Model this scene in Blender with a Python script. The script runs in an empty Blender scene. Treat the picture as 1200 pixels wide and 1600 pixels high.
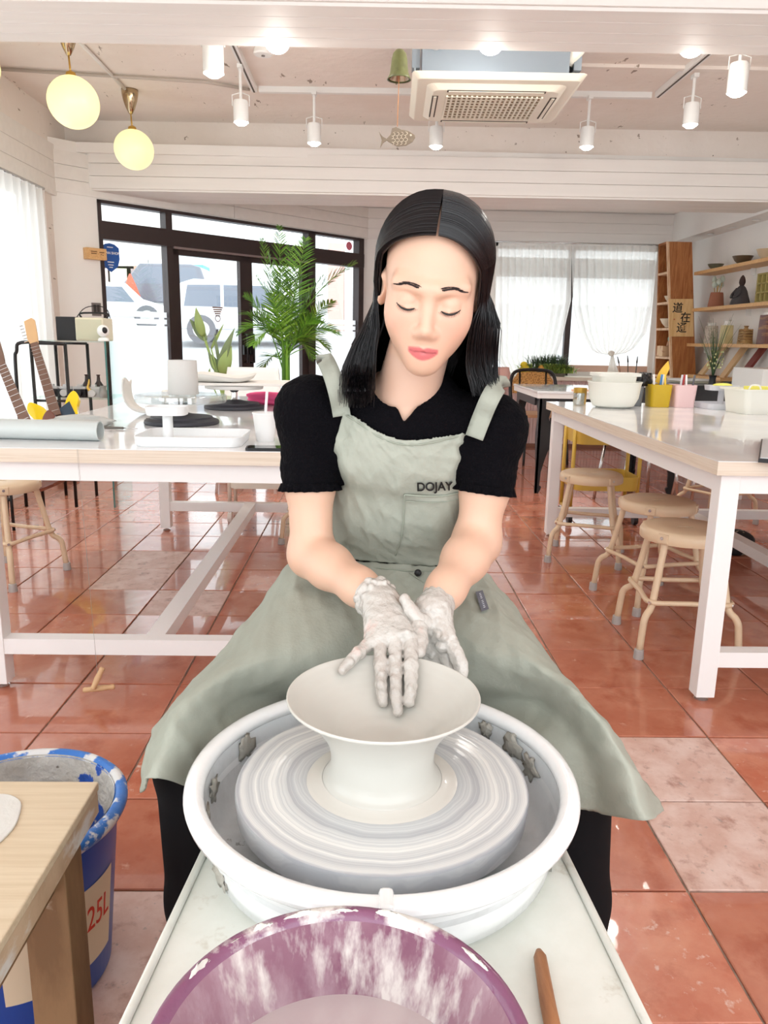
import bpy, math, random
import numpy as np
from mathutils import Vector, Matrix, Euler

random.seed(7); np.random.seed(7)
SC = bpy.context.scene
COL = SC.collection

# ------------------------------------------------------------------ camera
FPX = 1202.7
PITCH, YAW, ROLL = math.radians(12.603), math.radians(1.378), math.radians(1.0716)
T = 0.315                                    # floor tile pitch
CH = 3.4618 * T                              # lens height
CAM = np.array([0.0, 0.0, CH])
FW = np.array([math.sin(YAW)*math.cos(PITCH), math.cos(YAW)*math.cos(PITCH), -math.sin(PITCH)])
_r = np.array([math.cos(YAW), -math.sin(YAW), 0.0]); _u = np.cross(_r, FW)
RT = math.cos(ROLL)*_r + math.sin(ROLL)*_u
UP = -math.sin(ROLL)*_r + math.cos(ROLL)*_u
cd = bpy.data.cameras.new('camera'); cam = bpy.data.objects.new('camera', cd); COL.objects.link(cam)
cd.sensor_fit = 'HORIZONTAL'; cd.sensor_width = 36.0; cd.lens = 36.0*FPX/1200.0
cd.clip_start = 0.02; cd.clip_end = 200
M = Matrix(((RT[0], UP[0], -FW[0], 0), (RT[1], UP[1], -FW[1], 0), (RT[2], UP[2], -FW[2], CH), (0, 0, 0, 1)))
cam.matrix_world = M
SC.camera = cam

# ------------------------------------------------------------------ world, exposure
w = bpy.data.worlds.new('sky'); SC.world = w; w.use_nodes = True
bg = w.node_tree.nodes['Background']; bg.inputs[0].default_value = (0.93, 0.97, 1.0, 1); bg.inputs[1].default_value = 2.5
SC.view_settings.view_transform = 'Standard'; SC.view_settings.look = 'None'
SC.view_settings.exposure = 0.34; SC.view_settings.gamma = 1.0; SC.view_settings.use_curve_mapping = False

# ------------------------------------------------------------------ pixel -> place helpers
def ray(x, y): return FW + RT*(x-600)/FPX + UP*(800-y)/FPX
def onz(x, y, z): d = ray(x, y); return CAM + d*(z-CH)/d[2]
def ony(x, y, Y): d = ray(x, y); return CAM + d*Y/d[1]
def onx(x, y, X): d = ray(x, y); return CAM + d*X/d[0]
def proj(P):
    d = np.asarray(P, float)-CAM; z = d@FW
    return 600+FPX*(d@RT)/z, 800-FPX*(d@UP)/z, z

# ------------------------------------------------------------------ materials
MATS = {}
def lin(c):
    return tuple(((v/255)/12.92 if v/255 <= .04045 else ((v/255+.055)/1.055)**2.4) for v in c)
def mat(name, rgb=(200,200,200), rough=.5, metal=0.0, spec=.5, var=0.0, vscale=8.0, rgb2=None, bump=0.0, bscale=60.0,
        emit=None, estr=0.0, alpha=None, trans=0.0, coat=0.0, sheen=0.0, sss=0.0, stretch=None, detail=4, lo=.35, hi=.65, objrand=0.0):
    if name in MATS: return MATS[name]
    m = bpy.data.materials.new(name); m.use_nodes = True; nt = m.node_tree; N = nt.nodes; L = nt.links
    b = N['Principled BSDF']; c = lin(rgb)
    b.inputs['Base Color'].default_value = (*c, 1); b.inputs['Roughness'].default_value = rough
    b.inputs['Metallic'].default_value = metal; b.inputs['Specular IOR Level'].default_value = spec
    b.inputs['Transmission Weight'].default_value = trans; b.inputs['Coat Weight'].default_value = coat
    b.inputs['Sheen Weight'].default_value = sheen
    if sss: 
        b.inputs['Subsurface Weight'].default_value = sss; b.inputs['Subsurface Radius'].default_value = (.012,.004,.002); b.inputs['Subsurface Scale'].default_value = 1.0
    if emit: b.inputs['Emission Color'].default_value = (*lin(emit), 1); b.inputs['Emission Strength'].default_value = estr
    tc = None
    def coords():
        nonlocal tc
        if tc is None:
            tc = N.new('ShaderNodeTexCoord'); o = tc.outputs['Object']
            if stretch:
                mp = N.new('ShaderNodeMapping'); mp.inputs['Scale'].default_value = stretch; L.new(o, mp.inputs[0]); o = mp.outputs[0]
            tc = o
        return tc
    if var or rgb2:
        n = N.new('ShaderNodeTexNoise'); n.inputs['Scale'].default_value = vscale; n.inputs['Detail'].default_value = detail
        L.new(coords(), n.inputs['Vector'])
        r = N.new('ShaderNodeMapRange'); r.inputs[1].default_value = lo; r.inputs[2].default_value = hi; L.new(n.outputs[0], r.inputs[0])
        mx = N.new('ShaderNodeMix'); mx.data_type = 'RGBA'; L.new(r.outputs[0], mx.inputs[0])
        c2 = lin(rgb2) if rgb2 else tuple(max(0, v*(1-var)) for v in c)
        mx.inputs[6].default_value = (*c, 1); mx.inputs[7].default_value = (*c2, 1)
        out = mx.outputs[2]
        if objrand:
            oi = N.new('ShaderNodeObjectInfo'); rr = N.new('ShaderNodeMapRange'); rr.inputs[3].default_value = 1-objrand; rr.inputs[4].default_value = 1+objrand
            L.new(oi.outputs['Random'], rr.inputs[0])
            hs = N.new('ShaderNodeHueSaturation'); L.new(rr.outputs[0], hs.inputs['Value']); L.new(out, hs.inputs['Color']); out = hs.outputs[0]
        L.new(out, b.inputs['Base Color'])
    if bump:
        n2 = N.new('ShaderNodeTexNoise'); n2.inputs['Scale'].default_value = bscale; n2.inputs['Detail'].default_value = 5
        L.new(coords(), n2.inputs['Vector'])
        bp = N.new('ShaderNodeBump'); bp.inputs['Strength'].default_value = bump; bp.inputs['Distance'].default_value = .01
        L.new(n2.outputs[0], bp.inputs['Height']); L.new(bp.outputs[0], b.inputs['Normal'])
    if alpha is not None: b.inputs['Alpha'].default_value = alpha
    MATS[name] = m; return m

def mat_layers(name, base, layers, rough=.5, bump=0.0, bscale=60., coat=0.0, spec=.5, wave=None):
    """base colour with several noise-masked colour layers: (rgb, scale, lo, hi, stretch)"""
    m = bpy.data.materials.new(name); m.use_nodes = True; nt = m.node_tree; N = nt.nodes; L = nt.links
    b = N['Principled BSDF']; b.inputs['Roughness'].default_value = rough; b.inputs['Coat Weight'].default_value = coat; b.inputs['Specular IOR Level'].default_value = spec
    tc = N.new('ShaderNodeTexCoord'); col = None; mask = None
    for k, (rgb, sc, lo, hi, st) in enumerate(layers):
        mp = N.new('ShaderNodeMapping'); mp.inputs['Scale'].default_value = st or (1,1,1); mp.inputs['Location'].default_value = (k*3.7, k*1.9, k*5.1)
        L.new(tc.outputs['Object'], mp.inputs[0])
        n = N.new('ShaderNodeTexNoise'); n.inputs['Scale'].default_value = sc; n.inputs['Detail'].default_value = 6; n.inputs['Roughness'].default_value = .62; L.new(mp.outputs[0], n.inputs['Vector'])
        r = N.new('ShaderNodeMapRange'); r.inputs[1].default_value = lo; r.inputs[2].default_value = hi; L.new(n.outputs[0], r.inputs[0])
        mx = N.new('ShaderNodeMix'); mx.data_type = 'RGBA'; L.new(r.outputs[0], mx.inputs[0])
        if col is None: mx.inputs[6].default_value = (*lin(base), 1)
        else: L.new(col, mx.inputs[6])
        mx.inputs[7].default_value = (*lin(rgb), 1); col = mx.outputs[2]; mask = r.outputs[0]
    L.new(col, b.inputs['Base Color'])
    if bump:
        n2 = N.new('ShaderNodeTexNoise'); n2.inputs['Scale'].default_value = bscale; n2.inputs['Detail'].default_value = 6; L.new(tc.outputs['Object'], n2.inputs['Vector'])
        bp = N.new('ShaderNodeBump'); bp.inputs['Strength'].default_value = bump; bp.inputs['Distance'].default_value = .01
        L.new(n2.outputs[0], bp.inputs['Height']); L.new(bp.outputs[0], b.inputs['Normal'])
    MATS[name] = m; return m

def mat_sheer(name, rgb, transp=.3, transl=.5):
    m = bpy.data.materials.new(name); m.use_nodes = True; nt = m.node_tree; N = nt.nodes; L = nt.links
    for n in list(N): N.remove(n)
    o = N.new('ShaderNodeOutputMaterial'); d = N.new('ShaderNodeBsdfDiffuse'); t = N.new('ShaderNodeBsdfTranslucent'); p = N.new('ShaderNodeBsdfTransparent')
    d.inputs[0].default_value = t.inputs[0].default_value = (*lin(rgb), 1)
    a = N.new('ShaderNodeMixShader'); a.inputs[0].default_value = transl; L.new(d.outputs[0], a.inputs[1]); L.new(t.outputs[0], a.inputs[2])
    c = N.new('ShaderNodeMixShader'); c.inputs[0].default_value = transp; L.new(a.outputs[0], c.inputs[1]); L.new(p.outputs[0], c.inputs[2])
    L.new(c.outputs[0], o.inputs[0]); MATS[name] = m; return m

def mat_glass(name, tint=(250,253,253), gloss=.08, rough=.02):
    m = bpy.data.materials.new(name); m.use_nodes = True; nt = m.node_tree; N = nt.nodes; L = nt.links
    for n in list(N): N.remove(n)
    o = N.new('ShaderNodeOutputMaterial'); g = N.new('ShaderNodeBsdfGlossy'); p = N.new('ShaderNodeBsdfTransparent')
    g.inputs['Roughness'].default_value = rough; p.inputs[0].default_value = (*lin(tint), 1)
    c = N.new('ShaderNodeMixShader'); c.inputs[0].default_value = gloss; L.new(p.outputs[0], c.inputs[1]); L.new(g.outputs[0], c.inputs[2])
    L.new(c.outputs[0], o.inputs[0]); MATS[name] = m; return m

# ------------------------------------------------------------------ mesh builder
def rotz(p, a): c, s = math.cos(a), math.sin(a); return (p[0]*c-p[1]*s, p[0]*s+p[1]*c, p[2])
class MB:
    def __init__(s): s.v = []; s.f = []; s.mi = []; s.cur = 0
    def add(s, vs, fs):
        o = len(s.v); s.v += [tuple(map(float, p)) for p in vs]; s.f += [tuple(i+o for i in f) for f in fs]; s.mi += [s.cur]*len(fs); return s
    def box(s, c, d, a=0.0, tilt=None):
        x, y, z = d[0]/2, d[1]/2, d[2]/2
        P = [(-x,-y,-z),(x,-y,-z),(x,y,-z),(-x,y,-z),(-x,-y,z),(x,-y,z),(x,y,z),(-x,y,z)]
        if tilt is not None: P = [tuple(tilt @ Vector(p)) for p in P]
        if a: P = [rotz(p, a) for p in P]
        return s.add([(p[0]+c[0], p[1]+c[1], p[2]+c[2]) for p in P], [(0,3,2,1),(4,5,6,7),(0,1,5,4),(1,2,6,5),(2,3,7,6),(3,0,4,7)])
    def bx(s, lo, hi): return s.box([(a+b)/2 for a, b in zip(lo, hi)], [b-a for a, b in zip(lo, hi)])
    def tube(s, path, r, n=10, caps=True, flat=1.0, up=None, closed=False):
        P = [np.array(p, float) for p in path]; m = len(P); rr = r if hasattr(r, '__len__') else [r]*m
        fl = flat if hasattr(flat, '__len__') else [flat]*m
        tg = []
        for i in range(m):
            if closed: t = P[(i+1) % m]-P[i-1]
            else: t = P[min(i+1, m-1)]-P[max(i-1, 0)]
            tg.append(t/(np.linalg.norm(t)+1e-12))
        ref = np.array(up, float) if up is not None else (np.array([0,0,1.]) if abs(tg[0][2]) < .9 else np.array([1.,0,0]))
        a = np.cross(tg[0], ref); a /= np.linalg.norm(a)+1e-12
        vs = []
        for i in range(m):
            if up is not None: a = np.cross(tg[i], ref)
            else: a = a-tg[i]*(a@tg[i])
            a /= np.linalg.norm(a)+1e-12; b = np.cross(a, tg[i])
            for k in range(n):
                q = 2*math.pi*k/n; vs.append(P[i]+rr[i]*(math.cos(q)*a+math.sin(q)*fl[i]*b))
        fs = [(i*n+k, i*n+(k+1) % n, (i+1)*n+(k+1) % n, (i+1)*n+k) for i in range(m-1) for k in range(n)]
        if closed: fs += [((m-1)*n+k, (m-1)*n+(k+1) % n, (k+1) % n, k) for k in range(n)]
        elif caps: fs += [tuple(range(n-1, -1, -1)), tuple((m-1)*n+k for k in range(n))]
        return s.add(vs, fs)
    def lathe(s, prof, c=(0,0,0), n=32, cap0=True, cap1=True, sx=1.0, sy=1.0):
        vs = [(c[0]+r*sx*math.cos(2*math.pi*k/n), c[1]+r*sy*math.sin(2*math.pi*k/n), c[2]+z) for r, z in prof for k in range(n)]
        fs = [(i*n+k, i*n+(k+1) % n, (i+1)*n+(k+1) % n, (i+1)*n+k) for i in range(len(prof)-1) for k in range(n)]
        if cap0: fs.append(tuple(range(n-1, -1, -1)))
        if cap1: fs.append(tuple((len(prof)-1)*n+k for k in range(n)))
        return s.add(vs, fs)
    def ell(s, c, r, n=16, m=10, R=None):
        vs = []; 
        for i in range(m+1):
            th = math.pi*i/m
            for k in range(n):
                q = 2*math.pi*k/n; p = Vector((r[0]*math.sin(th)*math.cos(q), r[1]*math.sin(th)*math.sin(q), -r[2]*math.cos(th)))
                if R is not None: p = R @ p
                vs.append((c[0]+p[0], c[1]+p[1], c[2]+p[2]))
        fs = [(i*n+k, i*n+(k+1) % n, (i+1)*n+(k+1) % n, (i+1)*n+k) for i in range(m) for k in range(n)]
        return s.add(vs, fs)
    def prism(s, pts, ext):
        n = len(pts); e = np.array(ext, float); A = [np.array(p, float) for p in pts]
        vs = A+[p+e for p in A]
        return s.add(vs, [tuple(range(n-1, -1, -1)), tuple(range(n, 2*n))]+[(i, (i+1) % n, n+(i+1) % n, n+i) for i in range(n)])
    def sheet(s, G, closed=False):
        G = np.asarray(G, float); a, b = G.shape[:2]
        fs = [(i*b+j, i*b+(j+1) % b, (i+1)*b+(j+1) % b, (i+1)*b+j) for i in range(a-1) for j in range(b if closed else b-1)]
        return s.add(G.reshape(-1, 3), fs)
    def rrect(s, c, d, rad, z0, z1, a=0.0, taper=1.0, wall=None, n=5, floor=None):
        """rounded-rectangle tub or slab; with wall it is hollow"""
        def ring(dx, dy, r, z):
            out = []
            for qx, qy, q0 in ((1,1,0), (-1,1,90), (-1,-1,180), (1,-1,270)):
                for k in range(n+1):
                    q = math.radians(q0+90*k/n); p = rotz((qx*(dx/2-r)+r*math.cos(q), qy*(dy/2-r)+r*math.sin(q), 0), a); out.append((c[0]+p[0], c[1]+p[1], z))
            return out
        k = 4*(n+1)
        rings = [ring(d[0]*taper, d[1]*taper, rad*taper, z0), ring(d[0], d[1], rad, z1)]
        if wall:
            fz = floor if floor is not None else z0+wall
            rings += [ring(d[0]-2*wall, d[1]-2*wall, max(rad-wall, .001), z1), ring(d[0]*taper-2*wall, d[1]*taper-2*wall, max(rad*taper-wall, .001), fz)]
        vs = [p for r in rings for p in r]
        fs = [(i*k+j, i*k+(j+1) % k, (i+1)*k+(j+1) % k, (i+1)*k+j) for i in range(len(rings)-1) for j in range(k)]
        fs += [tuple(range(k-1, -1, -1)), tuple((len(rings)-1)*k+j for j in range(k))]
        return s.add(vs, fs)
    def mesh(s, name, mats, smooth=True, org=(0,0,0)):
        me = bpy.data.meshes.new(name)
        me.from_pydata([(x-org[0], y-org[1], z-org[2]) for x, y, z in s.v], [], s.f)
        for m in (mats if isinstance(mats, (list, tuple)) else [mats]): me.materials.append(m)
        me.polygons.foreach_set('material_index', s.mi)
        me.polygons.foreach_set('use_smooth', [smooth]*len(s.f)); me.update(); return me
    def build(s, name, mats, parent=None, smooth=False, bevel=0.0, autos=None, solid=0.0, sub=0):
        """vertices are world coordinates; the object is placed under its parent"""
        org = tuple(parent.get('_o', (0,0,0))) if parent is not None else None
        if org is None:
            A = np.array(s.v); org = ((A[:,0].min()+A[:,0].max())/2, (A[:,1].min()+A[:,1].max())/2, A[:,2].min())
        me = s.mesh(name, mats, smooth or autos is not None, org)
        o = bpy.data.objects.new(name, me); COL.objects.link(o)
        if parent is not None: o.parent = parent
        else: o.location = org
        o['_o'] = org
        if autos is not None: me.set_sharp_from_angle(angle=math.radians(autos))
        if solid: md = o.modifiers.new('thick', 'SOLIDIFY'); md.thickness = solid; md.offset = 0
        if bevel: md = o.modifiers.new('bevel', 'BEVEL'); md.width = bevel; md.segments = 2; md.limit_method = 'ANGLE'
        if sub: md = o.modifiers.new('sub', 'SUBSURF'); md.levels = sub; md.render_levels = sub
        return o

def tag(o, label=None, cat=None, group=None, kind=None):
    if label: o['label'] = label
    if cat: o['category'] = cat
    if group: o['group'] = group
    if kind: o['kind'] = kind
    return o
def thing(name, label, cat, loc, group=None):
    o = bpy.data.objects.new(name, None); COL.objects.link(o); o.location = loc; o.empty_display_size = .05
    o['_o'] = tuple(float(v) for v in loc); return tag(o, label, cat, group)
def struct(name, mb, m, **k): return tag(mb.build(name, m, **k), kind='structure')
def dup(o, loc=None, rz=0.0, label=None, group=None, parent=None, scale=None):
    c = o.copy(); COL.objects.link(c)
    if parent is not None: c.parent = parent
    else:
        c.location = loc; c.rotation_euler = (0, 0, rz)
        if scale: c.scale = scale if hasattr(scale, '__len__') else (scale,)*3
        if label: c['label'] = label
        if group: c['group'] = group
    for ch in list(o.children): dup(ch, parent=c)
    return c
def text_mesh(name, body, size, m, parent, loc, rot, depth=.0006, align='CENTER', bold=0.0, shear=0.0):
    cu = bpy.data.curves.new(name, 'FONT'); cu.body = body; cu.size = size; cu.extrude = depth; cu.align_x = align; cu.align_y = 'CENTER'; cu.offset = bold; cu.shear = shear
    t = bpy.data.objects.new(name, cu); COL.objects.link(t)
    bpy.context.view_layer.update()
    me = bpy.data.meshes.new_from_object(t.evaluated_get(bpy.context.evaluated_depsgraph_get())); bpy.data.objects.remove(t)
    me.materials.clear(); me.materials.append(m)
    o = bpy.data.objects.new(name, me); COL.objects.link(o); o.parent = parent
    org = parent.get('_o', (0,0,0)) if parent is not None else (0,0,0)
    o.location = [a-b for a, b in zip(loc, org)]; o.rotation_euler = rot
    return o
def catmull(P, n):
    """dense Catmull-Rom through control points (k,3) -> (n,3)"""
    P = np.asarray(P, float); k = len(P); t = np.linspace(0, k-1-1e-9, n); i = t.astype(int); u = (t-i)[:, None]
    g = lambda j: P[np.clip(j, 0, k-1)]
    p0, p1, p2, p3 = g(i-1), g(i), g(i+1), g(i+2)
    p0 = np.where((i == 0)[:, None], 2*p1-p2, p0); p3 = np.where((i+2 > k-1)[:, None], 2*p2-p1, p3)
    return .5*((2*p1)+(-p0+p2)*u+(2*p0-5*p1+4*p2-p3)*u**2+(-p0+3*p1-3*p2+p3)*u**3)
def bicubic(C, n, m):
    C = np.asarray(C, float); A = np.stack([catmull(C[:, j], n) for j in range(C.shape[1])], 1)
    return np.stack([catmull(A[i], m) for i in range(n)], 0)
# ------------------------------------------------------------------ surface materials
M_tile = mat_layers('terracotta_tile', (180,108,84), [((198,130,104), 5, .42, .7, None), ((160,80,56), 9, .52, .75, None), ((216,166,144), 22, .66, .8, None)], rough=.22, coat=.6, bump=.06, bscale=25)
M_tileB = mat_layers('terracotta_tile_worn', (194,114,88), [((212,146,118), 6, .42, .7, None), ((170,92,68), 11, .52, .75, None), ((224,196,182), 30, .6, .72, None)], rough=.24, coat=.55, bump=.08, bscale=25)
M_tileP = mat_layers('pale_clay_tile', (206,170,156), [((222,196,186), 9, .42, .62, None), ((176,136,122), 20, .54, .7, None), ((150,138,130), 45, .62, .74, None)], rough=.42, bump=.12, bscale=40)
M_grout = mat('grout', (170,154,138), .9, var=.35, vscale=30)
M_ceil = mat_layers('painted_concrete', (246,238,231), [((238,228,219), 1.3, .45, .7, None), ((160,146,134), 15, .668, .682, (1,.25,1)), ((140,126,116), 26, .70, .73, None)], rough=.8, bump=.35, bscale=18)
M_wall = mat('white_paint', (246,243,239), .75, bump=.04, bscale=40)
M_side = mat('white_siding', (243,239,234), .6, bump=.05, bscale=30, var=.04, vscale=3, stretch=(.3,6,6))
M_frame = mat('dark_bronze_frame', (58,46,46), .45, metal=.2)
M_glass = mat_glass('window_glass')
M_film = mat_sheer('frosted_film', (252,253,254), .08, .9)
M_sheer = mat_sheer('sheer_curtain', (250,247,243), .13, .62)
M_white = mat('white_plastic', (240,240,238), .35)
M_pine = mat_layers('pine_wood', (226,180,122), [((206,150,92), 6, .4, .7, (1,14,14)), ((236,200,150), 12, .5, .7, (1,20,20))], rough=.5)

# floor: slab with every tile set on it
flo = struct('floor', MB().bx((-2.6,-1.2,-.08), (3.6,9.2,-.0055)), M_grout)
tile_pick = []
far = MB()
ti = MB(); h = (T-.0055)/2
ti.add([(-h,-h,-.008),(h,-h,-.008),(h,h,-.008),(-h,h,-.008),(-h,-h,-.0016),(h,-h,-.0016),(h,h,-.0016),(-h,h,-.0016),(-h+.002,-h+.002,0),(h-.002,-h+.002,0),(h-.002,h-.002,0),(-h+.002,h-.002,0)],
       [(0,1,5,4),(1,2,6,5),(2,3,7,6),(3,0,4,7),(4,5,9,8),(5,6,10,9),(6,7,11,10),(7,4,8,11),(8,9,10,11)])
tm = [ti.mesh('tile', m, False) for m in (M_tile, M_tileB, M_tileP)]
GX, GY = -1.87114*T, 5.3075*T
pale = {(4,0), (4,-1), (-2,5), (-2,6), (-1,4)}
pale |= {(0,-2), (0,-3)}
cells = []
for i in range(-7, 13):
    for j in range(-9, 23):
        cx, cy = GX+(i+.5)*T, GY+(j+.5)*T
        if not (-2.45 < cx < 3.5 and -1.1 < cy < 9.1): continue
        vis = False
        if cy > .5:
            x, y, z = proj((cx, cy, 0)); vis = -70 < x < 1270 and y < 1720
        cells.append((cy if vis else 99+abs(cy), i, j, cx, cy, vis))
cells.sort()
for k, (_, i, j, cx, cy, vis) in enumerate(cells):
    if vis and k < 300:
        kd = 2 if (i, j) in pale else (1 if (i*7+j*13) % 5 == 0 else 0)
        o = bpy.data.objects.new('tile', tm[kd]); COL.objects.link(o); o.parent = flo
        fo = flo['_o']; o.location = (cx-fo[0], cy-fo[1], random.uniform(-.0006,.0006)-fo[2]); o.rotation_euler = (random.uniform(-.002,.002), random.uniform(-.002,.002), random.choice((0,1,2,3))*math.pi/2)
    else:
        far.add([(x+cx, y+cy, z) for x, y, z in ti.v], ti.f)
tag(far.build('tile_field', M_tile, flo), kind='stuff')

# ceilings
struct('ceiling', MB().bx((-2.6,-1.2,2.70), (3.8,6.9,2.82)), M_ceil)
struct('ceiling_back', MB().bx((-2.6,6.3,2.43), (3.8,9.0,2.5)), M_wall)
# conduit ridges in the concrete
cs = MB(); cs.box((-.2,4.78,2.692), (4.6,.05,.02), -.02); cs.box((1.9,4.98,2.692), (2.4,.04,.02), -.02)
tag(cs.build('trim_1', M_ceil), kind='structure')

def beam(name, x0, x1, y0, y1, z0, z1, ang, planks_u, planks_f, gap=.0022, core=M_side):
    """boxed beam with separate siding boards on its underside and on its front face"""
    cx, cy = (x0+x1)/2, (y0+y1)/2
    def W(x, y, z): p = rotz((x-cx, y-cy, 0), ang); return (p[0]+cx, p[1]+cy, z)
    b = MB(); b.box((cx, cy, (z0+z1)/2+.006), (x1-x0, (y1-y0)-.024, z1-z0-.012), ang)
    o = struct(name, b, mat('beam_core', (206,194,184), .8))
    wy = (y1-y0-.02)/planks_u
    for k in range(planks_u):
        q = MB(); q.box(W(cx, y0+.01+(k+.5)*wy, z0+.006), (x1-x0, wy-gap, .014), ang); q.build('plank', core, o, bevel=.002)
    hz = (z1-z0-.012)/planks_f
    for k in range(planks_f):
        for yy in (y0+.006, y1-.006):
            q = MB(); q.box(W(cx, yy, z0+.013+(k+.5)*hz), (x1-x0, .013, hz-gap), ang); q.build('plank', core, o, bevel=.002)
    return o
beam('trim_2', -2.6, 3.8, 3.34, 3.80, 2.36, 2.70, -.026, 4, 3)
beam('trim_3', -2.37, 3.45, 6.27, 6.80, 2.172, 2.455, -.03, 3, 3)
q = MB(); q.box((.6,6.56,2.58), (6.2,.3,.26), -.03); struct('wall_lintel', q, M_ceil)

# left wall with its long curtained window, siding strip above
XL = -2.37
lw = MB(); lw.bx((XL-.14,-1.2,2.44), (XL,6.9,2.72)); lw.bx((XL-.14,5.86,0), (XL,6.15,2.44)); lw.bx((XL-.14,-1.2,0), (XL,6.15,.12)); lw.bx((XL-.14,-1.2,.12), (XL,-.6,2.44))
struct('wall_left', lw, M_ceil)
ls = struct('trim_4', MB().bx((XL-.1,-1.0,2.10), (XL+.012,6.2,2.45)), mat('beam_core', (206,194,184), .8))
for k in range(3):
    q = MB(); q.bx((XL+.004,-1.0,2.095+k*.12), (XL+.03,6.2,2.095+(k+1)*.12-.002)); q.build('plank', M_side, ls)
wn = MB()
for y in (-.55,1.0,2.6,4.2,5.8): wn.bx((XL-.1,y-.03,.12), (XL-.04,y+.03,2.10))
wn.bx((XL-.1,-.6,.12), (XL-.04,5.86,.2)); wn.bx((XL-.1,-.6,2.03), (XL-.04,5.86,2.10))
w1 = struct('window_1', wn, M_frame)
for a, b in zip((-.55,1.0,2.6,4.2), (1.0,2.6,4.2,5.8)): MB().bx((XL-.075,a,.2), (XL-.069,b,2.03)).build('pane', M_glass, w1)

# right wall, soffit, back wall
XR = 3.40
struct('wall_right', MB().bx((XR,-1.2,0), (XR+.15,8.9,2.75)), M_wall)
so = struct('trim_5', MB().bx((3.19,6.3,2.15), (XR,8.6,2.45)), M_wall)
for y in (6.9,7.35,7.8): MB().lathe([(.035,0),(.035,.004),(.022,.004)], (3.3,y,2.1465), 20).build('downlight_ring', mat('chrome', (220,220,220), .15, metal=1), so, autos=40); MB().lathe([(.02,0),(.02,.003)], (3.3,y,2.1475), 16).build('downlight_lens', mat('lamp_glow', (255,255,250), .5, emit=(255,252,244), estr=14), so); soffit_y = y
YB = 8.5
bw = MB(); bw.bx((-.12,YB,0), (1.30,YB+.15,2.5)); bw.bx((1.30,YB,0), (XR+.1,YB+.15,.72)); bw.bx((1.30,YB,2.13), (XR+.1,YB+.15,2.5)); bw.bx((3.12,YB,.7), (XR+.1,YB+.15,2.2))
wb = struct('wall_back', bw, M_wall)
for k in range(3): MB().bx((-.05,YB-.014,2.125+k*.1), (3.19,YB-.001,2.125+(k+1)*.1-.002)).build('plank', M_side, wb)
wn = MB()
for x in (1.33,3.09): wn.bx((x-.03,YB+.03,.72), (x+.03,YB+.1,2.13))
wn.bx((1.3,YB+.03,.72), (3.12,YB+.1,.79)); wn.bx((1.3,YB+.03,2.06), (3.12,YB+.1,2.13))
w2 = struct('window_2', wn, M_wall); MB().bx((2.13,YB+.03,.72), (2.19,YB+.1,2.06)).build('mullion', M_frame, w2)
for a, b in ((1.36,2.13),(2.19,3.06)): MB().bx((a,YB+.06,.79), (b,YB+.066,2.06)).build('pane', M_glass, w2)
MB().bx((1.3,YB+.10,1.78), (3.12,YB+.12,1.98)).build('roller_blind', mat_sheer('grey_blind', (214,212,208), .0, .5), w2)
MB().bx((2.2,YB+.02,.79), (3.06,YB+.1,.86)).build('sill', mat('window_sill', (214,178,160), .5), w2)

# diagonal shop front
D0 = np.array([-2.1,6.42]); DD = np.array([1,1])/2**.5; DN = np.array([1,-1])/2**.5; QA = math.pi/4
def dg(s, o, z): p = D0+DD*s+DN*o; return (p[0], p[1], z)
def dbox(mb, s0, s1, z0, z1, o0, o1): return mb.box(dg((s0+s1)/2, (o0+o1)/2, (z0+z1)/2), (s1-s0, o1-o0, z1-z0), QA)
def ondg(x, y, off=0.0):
    r = ray(x, y); t = (DN@D0+off)/(DN@r[:2]); P = CAM+r*t; return (P[:2]-D0)@DD, P[2]
wd = MB(); dbox(wd, -.42, -.03, 0, 2.5, -.12, 0); dbox(wd, -.03, 2.95, 2.11, 2.5, -.10, 0)
wdo = struct('wall_shopfront', wd, M_wall)
for k in range(3): dbox(MB(), -.4, 1.25, 2.125+k*.1, 2.125+(k+1)*.1-.004, .0, .012).build('plank', M_side, wdo); dbox(MB(), 1.254, 2.95, 2.125+k*.1, 2.125+(k+1)*.1-.004, .0, .012).build('plank', M_side, wdo)
fr = MB()
for s0, s1 in ((-.03,.0),(.56,.62),(2.12,2.21),(2.81,2.88)): dbox(fr, s0, s1, 0, 2.11, -.08, .01)
dbox(fr, -.03, 2.88, 1.825, 1.96, -.085, .015); dbox(fr, -.03, 2.88, 2.09, 2.115, -.08, .01); dbox(fr, -.03, .56, 0, .08, -.07, 0); dbox(fr, 2.21, 2.81, 0, .08, -.07, 0)
w3 = struct('window_3', fr, M_frame)
dbox(MB(), .62, 2.12, 1.808, 1.826, -.06, .03).build('track', mat('brushed_track', (150,135,135), .3, metal=.6), w3)
for s0, s1, z0, z1 in ((0,.56,.08,1.825),(2.21,2.81,.08,1.825),(0,.56,1.96,2.09),(.62,2.12,1.96,2.09),(2.21,2.81,1.96,2.09)):
    dbox(MB(), s0, s1, z0, z1, -.043, -.037).build('pane', M_glass, w3)
def film(s0, s1, o, par):
    dbox(MB(), s0, s1, .08, 1.17, o, o+.0015).build('film', M_film, par); dbox(MB(), s0, s1, 1.185, 1.225, o, o+.0015).build('film', M_film, par); dbox(MB(), s0, s1, 1.24, 1.285, o, o+.0015).build('film', M_film, par)
film(0, .56, -.036, w3); film(2.21, 2.81, -.036, w3)
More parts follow.
